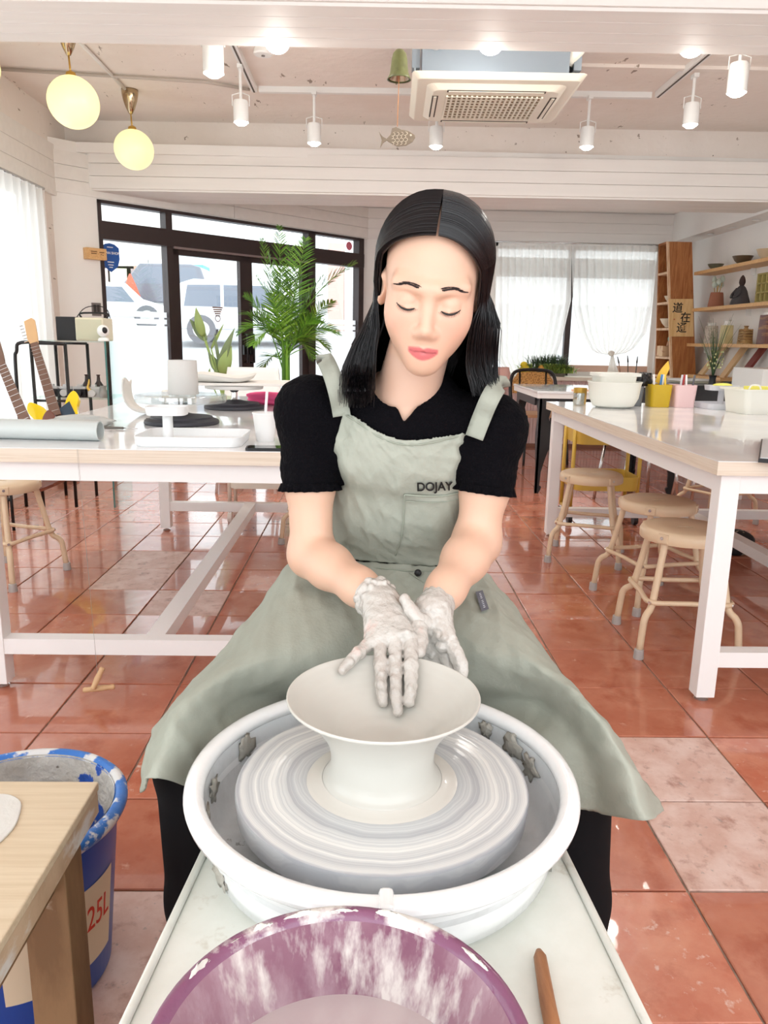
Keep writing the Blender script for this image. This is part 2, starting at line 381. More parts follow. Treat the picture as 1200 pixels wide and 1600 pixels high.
for n, (s0, s1) in enumerate(((.62,1.385),(1.385,2.12))):
    d = MB(); dbox(d, s0, s0+.065, .02, 1.81, -.06, -.01); dbox(d, s1-.07, s1, .02, 1.81, -.06, -.01); dbox(d, s0, s1, 1.765, 1.81, -.06, -.01); dbox(d, s0, s1, .02, .14, -.06, -.01)
    do = struct('door_%d' % (n+1), d, M_frame)
    dbox(MB(), s0+.065, s1-.07, .14, 1.765, -.038, -.032).build('pane', M_glass, do)
    hx = s1-.035 if n == 0 else s0+.033
    hb = MB(); hb.tube([dg(hx, .0-.01, .86), dg(hx, .04, .86), dg(hx, .04, 1.12), dg(hx, .0-.01, 1.12)], .011, 8); hb.build('door_handle', mat('dark_handle', (40,36,38), .3, metal=.6), do, autos=50)
    lk = MB(); dbox(lk, hx-.028, hx+.028, .93, 1.02, -.012, .02); lk.build('lock_case', mat('lock_black', (26,26,28), .4), do, bevel=.004)
# door logo: small cup emblem above a ring
s, z = ondg(340, 487, -.03); lg = MB(); 
for a in range(5): dbox(lg, s-.055+.008*a, s+.055-.008*a, z+.03-.018*a, z+.042-.018*a, -.031, -.029)
lg.lathe([(.03,0),(.022,0)], (0,0,0), 20, False, False); lg.v[-40:] = [dg(s+x, -.029, z-.06+y) for x, y, _ in lg.v[-40:]]
lg.build('emblem', mat('emblem_brown', (150,120,110), .6), bpy.data.objects['door_1'])

# street outside
struct('ground_street', MB().prism([(-40,6.2,-.14),(30,6.2,-.14),(30,8.5,-.121),(30,46,3.254),(-40,46,3.254),(-40,8.5,-.121)], (0,0,-.2)), mat('asphalt', (190,190,192), .9))
# ------------------------------------------------------------------ object materials
M_top = mat('white_laminate', (240,240,240), .06, var=.05, vscale=5, rgb2=(228,230,232))
M_ply = mat_layers('plywood_edge', (226,213,196), [((214,198,178), 4, .45, .6, (1,1,90)), ((168,140,112), 14, .72, .76, (1,1,8))], rough=.6)
M_wmet = mat('white_metal', (240,238,236), .4, spec=.4)
M_beige = mat('beige_enamel', (222,196,164), .38, spec=.5, var=.04, vscale=4)
M_rub = mat('grey_rubber', (176,170,166), .7)
M_chrome = MATS['chrome']
M_black = mat('black_metal', (24,22,24), .4)
M_blk = mat('black_plastic', (18,18,22), .45)
M_clayw = mat('dry_white_clay', (226,224,218), .85, bump=.08, bscale=30)
M_yel = mat('mustard_enamel', (206,170,70), .4)
M_acr = mat_glass('clear_acrylic', (240,244,244), .3, .05)
M_paper = mat('white_paper', (245,244,242), .8)
M_gold = mat('brass', (205,165,80), .3, metal=.8)

# ------------------------------------------------------------------ work tables
TZ = .768
def work_table(label, x0, x1, y0, y1, sx):
    cx, cy = (x0+x1)/2, (y0+y1)/2
    t = thing('work_table', label, 'table', (cx, cy, 0), 'studio work tables')
    MB().bx((x0,y0,TZ-.002), (x1,y1,TZ)).build('tabletop', M_top, t)
    MB().bx((x0+.001,y0+.001,TZ-.042), (x1-.001,y1-.001,TZ-.002)).build('plywood_board', M_ply, t)
    i = .028; L = .058
    legs = [(x0+i,y0+i), (x1-i-L,y0+i), (x0+i,y1-i-L), (x1-i-L,y1-i-L)]
    for a, b in legs:
        l = MB().bx((a,b,.018), (a+L,b+L,TZ-.042)).build('leg', M_wmet, t, bevel=.002)
        MB().lathe([(.02,0),(.022,.004),(.014,.008),(.007,.01),(.007,.02)], (a+L/2,b+L/2,0), 16).build('levelling_foot', M_chrome, l, autos=40)
    for a, b in (((x0+i+L,y0+i+.004), (x1-i-L,y0+i+.054)), ((x0+i+L,y1-i-.054), (x1-i-L,y1-i-.004))):
        MB().bx((*a,TZ-.1), (*b,TZ-.042)).build('apron_rail', M_wmet, t)
        MB().bx((a[0],a[1],.118), (b[0],b[1],.168)).build('lower_rail', M_wmet, t)
    for a in (x0+i+.004, x1-i-.054): MB().bx((a,y0+i+L,TZ-.1), (a+.05,y1-i-L,TZ-.042)).build('side_rail', M_wmet, t)
    MB().bx((sx-.03,y0+i+.054,.118), (sx+.03,y1-i-.054,.168)).build('stretcher', M_wmet, t)
    return t
work_table('long white work table with plywood edge behind the seated potter, clay turntables on it', -1.20, -.12, 2.225, 4.38, -.66)
work_table('long white work table with plywood edge beside beige stools, white bowls on it', 1.01, 2.75, 2.17, 4.36, 1.85)

# ------------------------------------------------------------------ round stools
def make_stool(label, group, loc, rz):
    t = thing('round_stool', label, 'stool', (0,0,0), group)
    pr = [(.0,.412),(.147,.410),(.156,.405),(.158,.409),(.158,.432),(.152,.444),(.14,.450),(.055,.448)]
    s = MB(); s.lathe(pr, n=40, cap0=False, cap1=False)
    ring = [(.055*math.cos(a), .055*math.sin(a), .448) for a in np.linspace(0, 2*math.pi, 40, endpoint=False)]
    slot = [(.03*math.cos(a)*(1 if True else 0), .0075*math.sin(a), .447) for a in np.linspace(0, 2*math.pi, 40, endpoint=False)]
    slo = [(x, y, .43) for x, y, z in slot]
    s.sheet([ring, slot, slo], closed=True)
    s.build('seat', M_beige, t, autos=45)
    MB().lathe([(.04,.427),(.0,.427)], n=16, cap0=False, cap1=False).build('grip_slot', mat('slot_dark', (70,54,44), .8), t)
    for k in range(4):
        a = math.pi/4+k*math.pi/2; c, sn = math.cos(a), math.sin(a)
        P = [(.135,.415),(.146,.36),(.178,.215),(.184,.192),(.196,.172),(.216,.158),(.228,.14),(.233,.115),(.243,.022)]
        P = catmull([(r*c, r*sn, z) for r, z in P], 22)
        leg = MB().tube(P, .0125, 10).build('leg', M_beige, t, smooth=True)
        MB().lathe([(.0175,0),(.0185,.004),(.0165,.034),(.0135,.036)], (.2445*c, .2445*sn, 0), 14).build('rubber_foot', M_rub, leg, autos=50)
        tb = MB(); tb.box(rotz((.155,0,.425), a), (.014,.042,.034), a); tb.build('leg_bracket', M_beige, leg, bevel=.004)
        MB().tube([rotz((.16,0,.428), a), rotz((.165,0,.428), a)], .006, 10).build('screw', M_chrome, leg); MB().tube([rotz((.19,0,.2), a), rotz((.207,0,.2), a)], .006, 10).build('screw', M_chrome, leg)
    R = []
    for k in range(4):
        a = math.pi/4+k*math.pi/2
        for da, r in ((-.16,.183),(-.08,.193),(0,.196),(.08,.193),(.16,.183)): R.append(rotz((r*math.cos(da)/1.0, r*math.sin(da), .2), a))
        m_ = a+math.pi/4; R.append(rotz((.142,0,.2), m_))
    MB().tube(R, .0095, 8, closed=True).build('foot_ring', M_beige, t, smooth=True)
    t.location = loc; t.rotation_euler = (0,0,rz); return t
st = make_stool('beige metal stool nearest the white table leg, seat partly behind that leg', 'beige stools', (1.164,2.70,0), math.radians(-5))
dup(st, (1.245,3.19,0), math.radians(14), 'beige metal stool standing between two other stools at the white table')
dup(st, (1.15,3.86,0), math.radians(-20), 'beige metal stool in front of the mustard trolley')
dup(st, (-1.63,3.42,0), math.radians(-18), 'beige metal stool beside the table, by the two guitars')
dup(st, (2.16,3.16,0), math.radians(8), 'beige metal stool under the bowl table, in front of the black bag')
dup(st, (2.22,4.74,0), math.radians(28), 'beige metal stool under the far end of the bowl table behind the black bag')
dup(st, (-.22,3.98,0), math.radians(30), 'beige metal stool under the turntable table, mostly hidden behind the potter')

# ------------------------------------------------------------------ things on the left table
def pxz(x, y, z=TZ): p = onz(x, y, z); return (p[0], p[1], z)
t = thing('plastic_pipe', 'pale grey plastic pipe lying across the white table', 'pipe', (-1.08,2.43,TZ))
a0, a1 = np.array((-1.42,2.44,TZ+.031)), np.array((-.826,2.40,TZ+.031)); m_ = MB()
n = 28; d = (a1-a0)/np.linalg.norm(a1-a0); side = np.cross(d, (0,0,1)); 
rings = [[p+r*(math.cos(q)*side+math.sin(q)*np.array((0,0,1))) for q in np.linspace(0, 2*math.pi, n, endpoint=False)] for p, r in ((a0,.028),(a0,.031),(a1,.031),(a1,.0275),(a0,.0275))]
m_.sheet(rings, closed=True); m_.build('pipe_wall', mat('pipe_grey', (200,206,204), .3), t, autos=40)
def organizer(label, cx, cy, a, w, dp, grey, up):
    t = thing('desk_organizer', label, 'organizer', (cx, cy, TZ))
    m = mat('organizer_'+('grey' if grey else 'white'), (214,216,222) if grey else (238,240,240), .35)
    MB().rrect((cx,cy), (w,dp), .04, TZ+.0005, TZ+.03, a, .96, .005).build('tray', m, t, autos=40)
    p = rotz((-w*.25,0,0), a) if not grey else rotz((-w*.05,0,0), a)
    MB().lathe([(.017,.005),(.016,.01),(.0155,up-.02)], (cx+p[0],cy+p[1],TZ), 20).build('pillar', m, t, autos=40)
    MB().rrect((cx+p[0],cy+p[1]), (.125 if not grey else .17,.1), .03, TZ+up-.02, TZ+up+.006, a, .94, .004).build('upper_tray', m, t, autos=40)
    return t
organizer('white two-tier organizer tray near the table edge beside the paper cup', -.537, 2.405, .02, .325, .25, False, .105)
t = thing('paper_cup', 'white paper cup with a straw on the table beside the potter', 'cup', (-.325,2.46,TZ))
MB().lathe([(.027,0),(.028,.001),(.0385,.086),(.0405,.088),(.0405,.091),(.038,.091),(.027,.004)], (-.325,2.46,TZ), 32).build('cup_body', M_paper, t, autos=40)
p0 = np.array((-.33,2.462,TZ+.006)); MB().tube([p0, p0+(.012,.005,.15)], .0045, 8).build('straw', mat('straw_white', (246,246,246), .4), t, smooth=True)
t = thing('smartphone', 'black phone lying flat at the table edge by the paper cup', 'phone', (-.285,2.262,TZ))
MB().rrect((-.285,2.262), (.14,.07), .012, TZ+.0005, TZ+.0085, .06).build('case', M_blk, t)
MB().rrect((-.285,2.262), (.13,.062), .009, TZ+.0085, TZ+.0092, .06).build('screen', mat('phone_screen', (12,12,16), .06), t)

def turntable(label, c, rb, rh, hh, mh, mb_, grp, head_t=.012):
    t = thing('banding_wheel', label, 'turntable', (c[0], c[1], TZ), grp)
    MB().lathe([(rb,.0),(rb+.004,.004),(rb+.002,.014),(rb*.86,.022),(rb*.84,.028),(rb*.4,.034),(.03,.04)], (*c,TZ), 40).build('base', mb_, t, autos=35)
    MB().lathe([(.018,.038),(.014,.045),(.014,hh-.02),(.03,hh-.005)], (*c,TZ), 20).build('shaft', M_chrome, t, autos=40)
    MB().lathe([(.02,hh-.006),(rh,hh-.004),(rh+.003,hh),(rh+.003,hh+head_t),(rh,hh+head_t+.002),(0,hh+head_t+.002)], (*c,TZ), 48).build('wheel_head', mh, t, autos=35)
    return t
M_cast = mat('cast_iron', (52,52,60), .5, bump=.1, bscale=40)
turntable('dark banding wheel with clear acrylic disc carrying a white clay cylinder', (-.70,2.93), .135, .165, .085, M_acr, M_cast, 'banding wheels', .022)
t = thing('clay_cylinder', 'white unfired clay cylinder standing on the clear acrylic disc', 'cylinder', (-.695,2.95,TZ+.11))
MB().lathe([(.056,0),(.057,.002),(.0535,.122),(.052,.126),(.048,.126),(.048,.01)], (-.695,2.95,TZ+.1092), 40).build('wall', mat('cylinder_clay', (214,212,208), .8, var=.04, vscale=6), t, autos=40)
turntable('dark banding wheel under the wide pale clay plate', (-.615,3.60), .135, .13, .095, mat('wheel_alu', (226,224,220), .4), M_cast, 'banding wheels')
t = thing('wooden_bat', 'off-white board resting on the banding wheel under the clay plate', 'board', (-.60,3.60,TZ+.11))
MB().box((-.55,3.62,TZ+.117), (.50,.30,.012), .15).build('board', mat('board_white', (238,234,228), .6), t, bevel=.003)
t = thing('clay_plate', 'wide shallow pale clay plate with an upturned rim on the turntable board', 'plate', (-.66,3.60,TZ+.125))
pl = MB(); pl.lathe([(.0,.004),(.13,.004),(.155,.012),(.168,.03),(.163,.031),(.15,.018),(.125,.0105),(0,.0105)], (-.68,3.60,TZ+.1225), 56, False, False)
rn = random.Random(3); pl.v = [(x, y, z+(.008*math.sin(3*math.atan2(y-3.6, x+.68)+1.) if math.hypot(x+.68, y-3.6) > .15 else 0)) for x, y, z in pl.v]
pl.build('plate_body', M_clayw, t, smooth=True)
def crumple(name, label, cat, c, r, m, seed, amp=.35, sub=3, group=None):
    rn = np.random.RandomState(seed); b = MB(); b.ell((0,0,0), (1,1,1), 28, 16)
    V = np.array(b.v); K = [(rn.randn(3)*3.2, rn.rand()*6, rn.rand()) for _ in range(7)]
    d = sum(a*np.sin(V@k+p) for k, p, a in K)/3
    V = V*(1+amp*d)[:, None]*np.array(r)+np.array(c)+np.array((0,0,r[2]*.8)); V[:, 2] = np.maximum(V[:, 2], c[2]+.0005)
    b.v = [tuple(p) for p in V]; return tag(b.build(name, m, smooth=True), label, cat, group)
crumple('crumpled_cloth', 'crumpled bright pink cloth on the table behind the paper cup', 'cloth', (-.475,3.82,TZ), (.115,.07,.035), mat('pink_cloth', (246,96,150), .9), 5, .4)
crumple('clay_scraps', 'grey scrap of folded clay beside the pale plastic pipe', 'clay', (-1.02,2.78,TZ), (.11,.05,.022), mat('clay_grey', (196,198,194), .9), 8, .4)
t = thing('curled_clay', 'curled white clay offcut standing on the table near the acrylic disc', 'clay', (-.98,3.28,TZ))
g = [[(-1.0+.10*u**1.5-.02*math.sin(3*u)+.0, 3.2+.12*v, TZ+.012+.13*(1-u)**2.2+.01*math.sin(6*v)) for v in np.linspace(0, 1, 8)] for u in np.linspace(0, 1, 14)]
MB().sheet(g).build('strip', M_clayw, t, smooth=True, solid=.006)
t = thing('plaster_blocks', 'stack of two white plaster blocks behind the clay cylinder', 'block', (-.95,3.85,TZ))
MB().box((-.93,3.85,TZ+.0305), (.16,.12,.06), .3).build('block', M_clayw, t, bevel=.008); MB().box((-.92,3.86,TZ+.089), (.1,.09,.055), -.1).build('block', M_clayw, t, bevel=.008)
for k, (x, y, dx, dy) in enumerate(((-1.02,2.62,.16,.03),(-.93,2.72,.13,-.02),(-.86,3.02,.1,.06))):
    tl = thing('modelling_tool', ('thin metal loop tool lying by the clay scrap', 'slim pointed needle tool between pipe and turntable', 'short wire tool lying left of the turntable base')[k], 'tool', (x, y, TZ), 'clay tools on the white table')
    MB().tube([(x,y,TZ+.005), (x+dx*.6,y+dy*.6,TZ+.005)], .004, 8).build('handle', mat('tool_dark', (110,104,98), .5), tl, smooth=True)
    MB().tube([(x+dx*.6,y+dy*.6,TZ+.005), (x+dx,y+dy,TZ+.004)], .0018, 6).build('tip', M_chrome, tl, smooth=True)

# wire cutter hanging at the table front
t = thing('clay_wire_cutter', 'clay cutting wire with two wooden toggle handles hanging from the table edge', 'wire cutter', (-.815,2.2,.0))
M_tog = mat_layers('toggle_wood', (214,176,132), [((180,140,98), 12, .45, .65, (1,1,1))], rough=.6)
for c, dv in (((-.805,2.18,.075), (.013,.012,.03)), ((-.805,2.185,.040), (.046,.005,.004))):
    c, dv = np.array(c), np.array(dv); P = [c+dv*u for u in (-1,-.9,-.7,0,.7,.9,1)]
    MB().tube(P, [.006,.0085,.0075,.0095,.0075,.0085,.006], 12).build('toggle_handle', M_tog, t, smooth=True)
for a, b in (((-.805,2.18,.075), (-.83,2.215,.768)), ((-.805,2.185,.04), (-.833,2.215,.768))): MB().tube([a,b], .0004, 4).build('wire', mat('steel_wire', (170,165,160), .4, metal=.7), t)

# ------------------------------------------------------------------ right table things
def pot(name, label, cat, c, prof, m, part='body', group=None, n=36):
    t = thing(name, label, cat, c, group); MB().lathe(prof, c, n, True, False).build(part, m, t, autos=38); return t
M_cream = mat('cream_plastic', (240,240,230), .3)
c = (1.285,4.03,TZ)
t = pot('plastic_bowl', 'deep white plastic bowl with smaller tubs stacked inside it', 'bowl', c, [(.085,.0005),(.105,.01),(.125,.05),(.135,.125),(.139,.13),(.139,.134),(.133,.134),(.12,.05),(.09,.012),(0,.01)], M_cream)
t2 = thing('plastic_tub', 'stack of shallow white tubs sitting in the white bowl', 'tub', (c[0],c[1],TZ+.02), None)
MB().rrect((c[0]-.005,c[1]), (.2,.15), .03, TZ+.05, TZ+.162, .1, .9, .004).build('tub', M_cream, t2, autos=40); MB().rrect((c[0]+.0,c[1]), (.23,.15), .02, TZ+.162, TZ+.178, .1, 1.0).build('lid', M_cream, t2, autos=40)
for k, (dx, hh, cl) in enumerate(((-.03,.08,(120,84,60)),(.0,.1,(86,66,52)),(.03,.09,(60,54,50)))):
    b = thing('paint_brush', ('slim brown brush standing behind the white tubs', 'tall brown brush standing behind the white tubs', 'dark handled brush standing behind the white tubs')[k], 'brush', (1.40+dx,4.15,TZ), 'brushes behind the tubs')
    MB().tube([(1.40+dx,4.15,TZ+.06), (1.385+dx*1.6,4.15,TZ+.20+hh*.3)], [.004,.003], 8).build('handle', mat('brush_wood_%d' % k, cl, .5), b, smooth=True)
    MB().tube([(1.385+dx*1.6,4.15,TZ+.20+hh*.3), (1.38+dx*1.8,4.15,TZ+.235+hh*.3)], [.005,.002], 8).build('bristles', mat('bristle', (60,50,44), .8), b, smooth=True)
pot('metal_cup', 'small brass coloured cup in front of the white plastic bowl', 'cup', (1.155,4.2,TZ), [(.032,.0005),(.034,.004),(.036,.088),(.033,.088),(.03,.006),(0,.005)], M_gold)
pot('clear_jar', 'clear plastic jar beside the brass cup', 'jar', (1.125,4.11,TZ), [(.028,.0005),(.03,.004),(.03,.065),(.027,.065),(.026,.006),(0,.005)], M_acr)
def crate(name, label, c, w, d, h, m, a=0.0, tp=.88):
    t = thing(name, label, 'box', c); MB().rrect(c, (w,d), .02, c[2]+.0005, c[2]+h, a, tp, .003).build('tub', m, t, autos=40); return t
crate('grey_bin', 'dark grey plastic pen bin behind the white bowl', (1.435,4.17,TZ), .09,.1,.105, mat('bin_grey', (120,124,130), .5))
crate('yellow_bin', 'mustard yellow plastic bin holding brushes next to the pink bin', (1.555,4.13,TZ), .115,.12,.118, mat('bin_yellow', (206,172,30), .45))
crate('pink_bin', 'pink plastic bin holding tools next to the yellow bin', (1.685,4.13,TZ), .12,.12,.118, mat('bin_pink', (240,206,206), .45))
cols = [(240,240,240),(60,130,190),(230,230,220),(240,200,60),(200,200,205),(180,60,60),(240,240,240),(90,90,96)]
for k in range(8):
    bx = 1.535+.02*(k % 4) if k < 4 else 1.665+.022*(k-4)
    b = thing('craft_tool', '%s handled craft tool standing in the %s bin' % (('white','blue','ivory','yellow','silver','red','white','dark grey')[k], 'yellow' if k < 4 else 'pink'), 'tool', (bx,4.13,TZ+.01), 'tools in the bins')
    MB().tube([(bx,4.12+.01*(k % 3),TZ+.015), (bx+.012*((k*5) % 3-1),4.13,TZ+.17+.02*((k*3) % 3))], [.005,.006], 8).build('handle', mat('tool_c%d' % k, cols[k], .4), b, smooth=True)
t = thing('yellow_scraper', 'large yellow plastic scraper standing in the yellow bin', 'scraper', (1.58,4.17,TZ+.02))
pts = [(1.55+.0+.06*u, 4.17, TZ+.13+.11*u**.6) for u in np.linspace(0, 1, 6)]+[(1.62,4.17,TZ+.2),(1.585,4.17,TZ+.11)]
MB().prism(pts, (0,.006,0)).build('blade', mat('scraper_yellow', (250,205,70), .4), t)
crumple('black_pouch', 'crumpled black pouch lying over the grey bin', 'pouch', (1.475,4.17,TZ+.106), (.05,.045,.04), M_blk, 12, .25)
organizer('grey two-tier organizer tray between the pink bin and white storage box', 1.885, 4.08, .05, .24, .2, True, .115)
crumple('yellow_sponge', 'yellow sponge on the upper grey organizer tray', 'sponge', (1.875,4.08,TZ+.111), (.05,.035,.012), mat('sponge', (232,226,110), .9), 4, .08)
c = (1.965,3.83,TZ); t = thing('storage_box', 'white rectangular plastic storage box with wire handles', 'box', c)
MB().rrect(c, (.31,.22), .03, TZ+.0005, TZ+.118, .12, .88, .004).build('tub', M_cream, t, autos=40); MB().rrect(c, (.34,.25), .03, TZ+.114, TZ+.121, .12, 1.0, .02, floor=TZ+.115).build('rim', M_cream, t, autos=40)
for s_ in (-.09,.09): MB().tube(catmull([(c[0]+s_-.03,c[1]-.10,TZ+.12),(c[0]+s_-.018,c[1]-.10,TZ+.14),(c[0]+s_+.018,c[1]-.10,TZ+.14),(c[0]+s_+.03,c[1]-.10,TZ+.12)], 10), .004, 8).build('handle', M_cream, t, smooth=True)
MB().rrect((c[0]-.02,c[1]+.02), (.12,.08), .03, TZ+.112, TZ+.13, .12).build('sponge_top', MATS['sponge'], t, autos=40)
t = thing('tablet_board', 'black edged glossy white board lying over the near table corner', 'board', (1.30,2.27,TZ))
b = MB().prism([(1.115,2.15,TZ+.001),(1.34,2.05,TZ+.001),(1.60,2.55,TZ+.001),(1.36,2.62,TZ+.001)], (0,0,.012)); b.build('slab', M_blk, t)
MB().prism([(1.122,2.154,TZ+.0131),(1.338,2.058,TZ+.0131),(1.59,2.545,TZ+.0131),(1.36,2.61,TZ+.0131)], (0,0,.0015)).build('face', mat('gloss_white', (240,242,244), .05), t)
# ------------------------------------------------------------------ mustard trolley, white trolley, bag
def trolley(label, c, w, d, zs, m, wheels, grp):
    t = thing('utility_trolley', label, 'trolley', (c[0],c[1],0), grp)
    for z in zs: MB().rrect(c, (w,d), .05, z, z+.085, 0, .97, .004).build('tray', m, t, autos=40)
    for sx in (-1,1):
        for sy in (-1,1):
            x, y = c[0]+sx*(w/2+.004), c[1]+sy*(d/2-.06)
            MB().tube([(x,y,.075), (x,y,zs[-1]+.11)], .012, 10).build('post', m, t, smooth=True)
            ww = MB(); ww.tube([(x-.012,y,.034), (x+.012,y,.034)], .033, 18); wo = ww.build('caster', wheels, t, autos=40)
            MB().tube([(x,y,.045), (x,y,.085)], .012, 8).build('caster_fork', M_chrome, wo)
        MB().tube([(c[0]+sx*(w/2+.004), c[1]-d/2+.06, .085), (c[0]+sx*(w/2+.004), c[1]+d/2-.06, .085)], .01, 8).build('base_bar', m, t, smooth=True)
    MB().tube([(c[0]-w/2, c[1]-d/2+.06, .085), (c[0]+w/2, c[1]-d/2+.06, .085)], .01, 8).build('base_bar', m, t, smooth=True)
    return t
trolley('mustard yellow rolling trolley with trays under the bowl table', (1.46,4.72), .40, .34, (.22,.50), M_yel, M_blk, 'rolling trolleys')
trolley('white rolling trolley with jars under the turntable table', (-.60,4.62), .42, .32, (.22,.52), mat('cream_enamel', (236,226,212), .4), mat('wheel_white', (236,228,220), .4), 'rolling trolleys')
for k in range(3):
    x = -.72+.105*k; j = thing('glaze_jar', ('white lidded glaze jar at the trolley corner post', 'white lidded glaze jar in the middle of the trolley tray', 'white lidded glaze jar beside the middle jar in the trolley')[k], 'jar', (x,4.54,.225), 'jars in the white trolley')
    MB().lathe([(.045,0),(.048,.01),(.048,.07),(.044,.075)], (x,4.54,.2245), 24).build('jar', mat('jar_brown', (190,150,140), .4), j, autos=40); MB().lathe([(.05,.075),(.05,.096),(.046,.1),(0,.1)], (x,4.54,.2245), 24).build('lid', M_white, j, autos=40)
crumple('white_bag', 'white paper bag lying in the upper mustard trolley tray', 'bag', (1.42,4.7,.505), (.11,.1,.09), M_paper, 21, .12)
crumple('white_pouch', 'white folded pouch in the lower mustard trolley tray', 'bag', (1.40,4.66,.226), (.12,.1,.06), M_paper, 22, .12)
crumple('black_bag', 'black and grey canvas bag on the tiles behind the stools', 'bag', (2.0,3.98,0), (.095,.08,.075), mat_layers('bag_fabric', (26,24,26), [((150,140,126), 9, .6, .63, (1,1,3))], rough=.8), 31, .22)

# ------------------------------------------------------------------ foreground left: bench, bucket
t = thing('side_bench', 'small beige wooden bench with clay smears beside the wheel', 'bench', (-.68,.86,0))
M_bt = mat_layers('bench_top', (214,196,168), [((204,184,154), 5, .4, .65, (1,30,30)), ((236,226,210), 14, .66, .7, None)], rough=.55)
M_be = mat_layers('bench_edge', (206,180,150), [((186,156,126), 6, .45, .6, None), ((222,218,212), 9, .52, .62, (1,1,2))], rough=.65)
MB().bx((-1.05,.45,.462), (-.372,.985,.475)).build('top', M_bt, t, bevel=.002); MB().bx((-1.048,.452,.428), (-.374,.983,.462)).build('edge', M_be, t)
M_bl = mat_layers('bench_leg', (150,118,84), [((128,98,68), 5, .4, .6, (4,4,1)), ((176,160,140), 12, .62, .68, None)], rough=.65)
for x in (-.455,-1.03):
    for y in (.905,.475): MB().bx((x,y,0), (x+.06,y+.06,.428)).build('leg', M_bl, t, bevel=.002)
MB().bx((-.44,.535,.36), (-.41,.905,.428)).build('rail', M_bl, t)
t = thing('clay_smear', 'drying smear of pale clay slip on the bench top', 'clay', (-.46,.86,.475))
ou = [(-.52,.78),(-.478,.80),(-.452,.83),(-.442,.87),(-.447,.905),(-.46,.935),(-.49,.95),(-.54,.94),(-.58,.9),(-.58,.82)]
P = catmull([(x,y,.4752) for x, y in ou+ou[:1]], 40)[:-1]; MB().prism(P, (0,0,.003)).build('slip', mat_layers('slip', (214,212,206), [((170,164,154), 20, .6, .7, None)], rough=.7, bump=.4, bscale=30), t, bevel=.002)

c = (-.585,1.16,0.0)
t = thing('blue_bucket', 'blue plastic bucket crusted with white clay behind the bench', 'bucket', c)
M_blue = mat('bucket_blue', (34,84,176), .35)
M_crust = mat_layers('bucket_crust', (206,202,194), [((188,182,172), 14, .45, .6, None), ((38,86,180), 12, .53, .555, None), ((120,112,104), 40, .68, .72, None)], rough=.75, bump=1.0, bscale=34)
MB().lathe([(.135,0),(.14,.006),(.166,.29),(.168,.31)], c, 64, True, False).build('outer_shell', M_blue, t, autos=40)
MB().lathe([(.168,.30),(.18,.302),(.184,.31),(.184,.318),(.178,.324),(.168,.324),(.162,.316)], c, 64, False, False).build('rim', mat_layers('bucket_rim', (52,120,204), [((226,228,228), 18, .5, .55, None)], rough=.4, bump=.4, bscale=40), t, smooth=True)
b = MB(); b.lathe([(.163,.32),(.16,.30),(.158,.26),(.154,.2),(.15,.14),(.146,.08),(.14,.03),(.0,.03)], c, 96, False, False); b.build('inner_crust', M_crust, t, smooth=True)
def on_cone(th, z, off=.0008):
    r = .14+(.166-.14)*(z-.006)/.284+off; return (c[0]+r*math.cos(th), c[1]+r*math.sin(th), c[2]+z)
lab = [[on_cone(th, z) for th in np.linspace(-1.35,-.02,24)] for z in np.linspace(.06,.215,10)]
MB().sheet(lab).build('paper_label', mat('bucket_label', (232,214,184), .6), t, smooth=True)
def wrap_text(body, size, m, th0, z0, name):
    o = text_mesh(name, body, size, m, t, c, (0,0,0), depth=.0003, align='CENTER')
    for v in o.data.vertices:
        th = th0+v.co.x*.62/.155; z = z0+v.co.y; p = on_cone(th, z, .0012+v.co.z); v.co = (p[0]-c[0], p[1]-c[1], p[2]-c[2])
    o.location = (0,0,0)
wrap_text('25L', .066, mat('label_red', (214,62,40), .6), -.27, .15, 'label_number')
for k in range(9):
    P = [on_cone(th, .085+k*.012, .0014) for th in np.linspace(-.86,-.74-.04*(k % 3),5)]; MB().tube(P, .0022, 4).build('label_small_print', mat('label_navy', (50,50,100), .6), t)

# ------------------------------------------------------------------ pottery wheel
WX, WY, WH = .023, .812, .589
t = thing('pottery_wheel', 'electric pottery wheel with white splash pan between the potter\'s knees', 'pottery wheel', (WX,WY,0))
M_ws = mat_layers('wheel_surface', (226,228,220), [((214,216,206), 6, .45, .65, None), ((200,196,182), 16, .6, .68, None)], rough=.3)
A_ = [onz(325,1335,.52), onz(878,1330,.52), onz(1010,1600,.52), onz(200,1600,.52)]
ext = lambda a, b, k: a+(b-a)*k
q = [np.array((-.155,1.02,.0)), np.array((.215,1.02,.0)), ext(A_[1],A_[2],2.6), ext(A_[0],A_[3],2.6)]
for p in q: p[2] = .49
MB().prism([tuple(p) for p in q[::-1]], (0,0,.026)).build('deck', M_ws, t, bevel=.004)
cen = sum(q)/4
def inset(k, z): return [tuple(np.array((*(cen[:2]+(p[:2]-cen[:2])*k), z))) for p in q]
b = MB(); b.prism(inset(.93,.10)[::-1], (0,0,.39)); b.build('cabinet', M_ws, t, bevel=.01)
lip = MB()
for a, bq in ((0,3),(1,2)):
    pa, pb = q[a].copy(), q[bq].copy(); pa[2] = pb[2] = .5195; lip.tube([pa,pb], .0045, 8)
lip.build('deck_lip', M_ws, t, smooth=True)
for k in range(4):
    p = cen[:2]+(q[k][:2]-cen[:2])*.85; MB().lathe([(.03,0),(.03,.1)], (p[0],p[1],0), 16).build('foot', M_blk, t, autos=40)
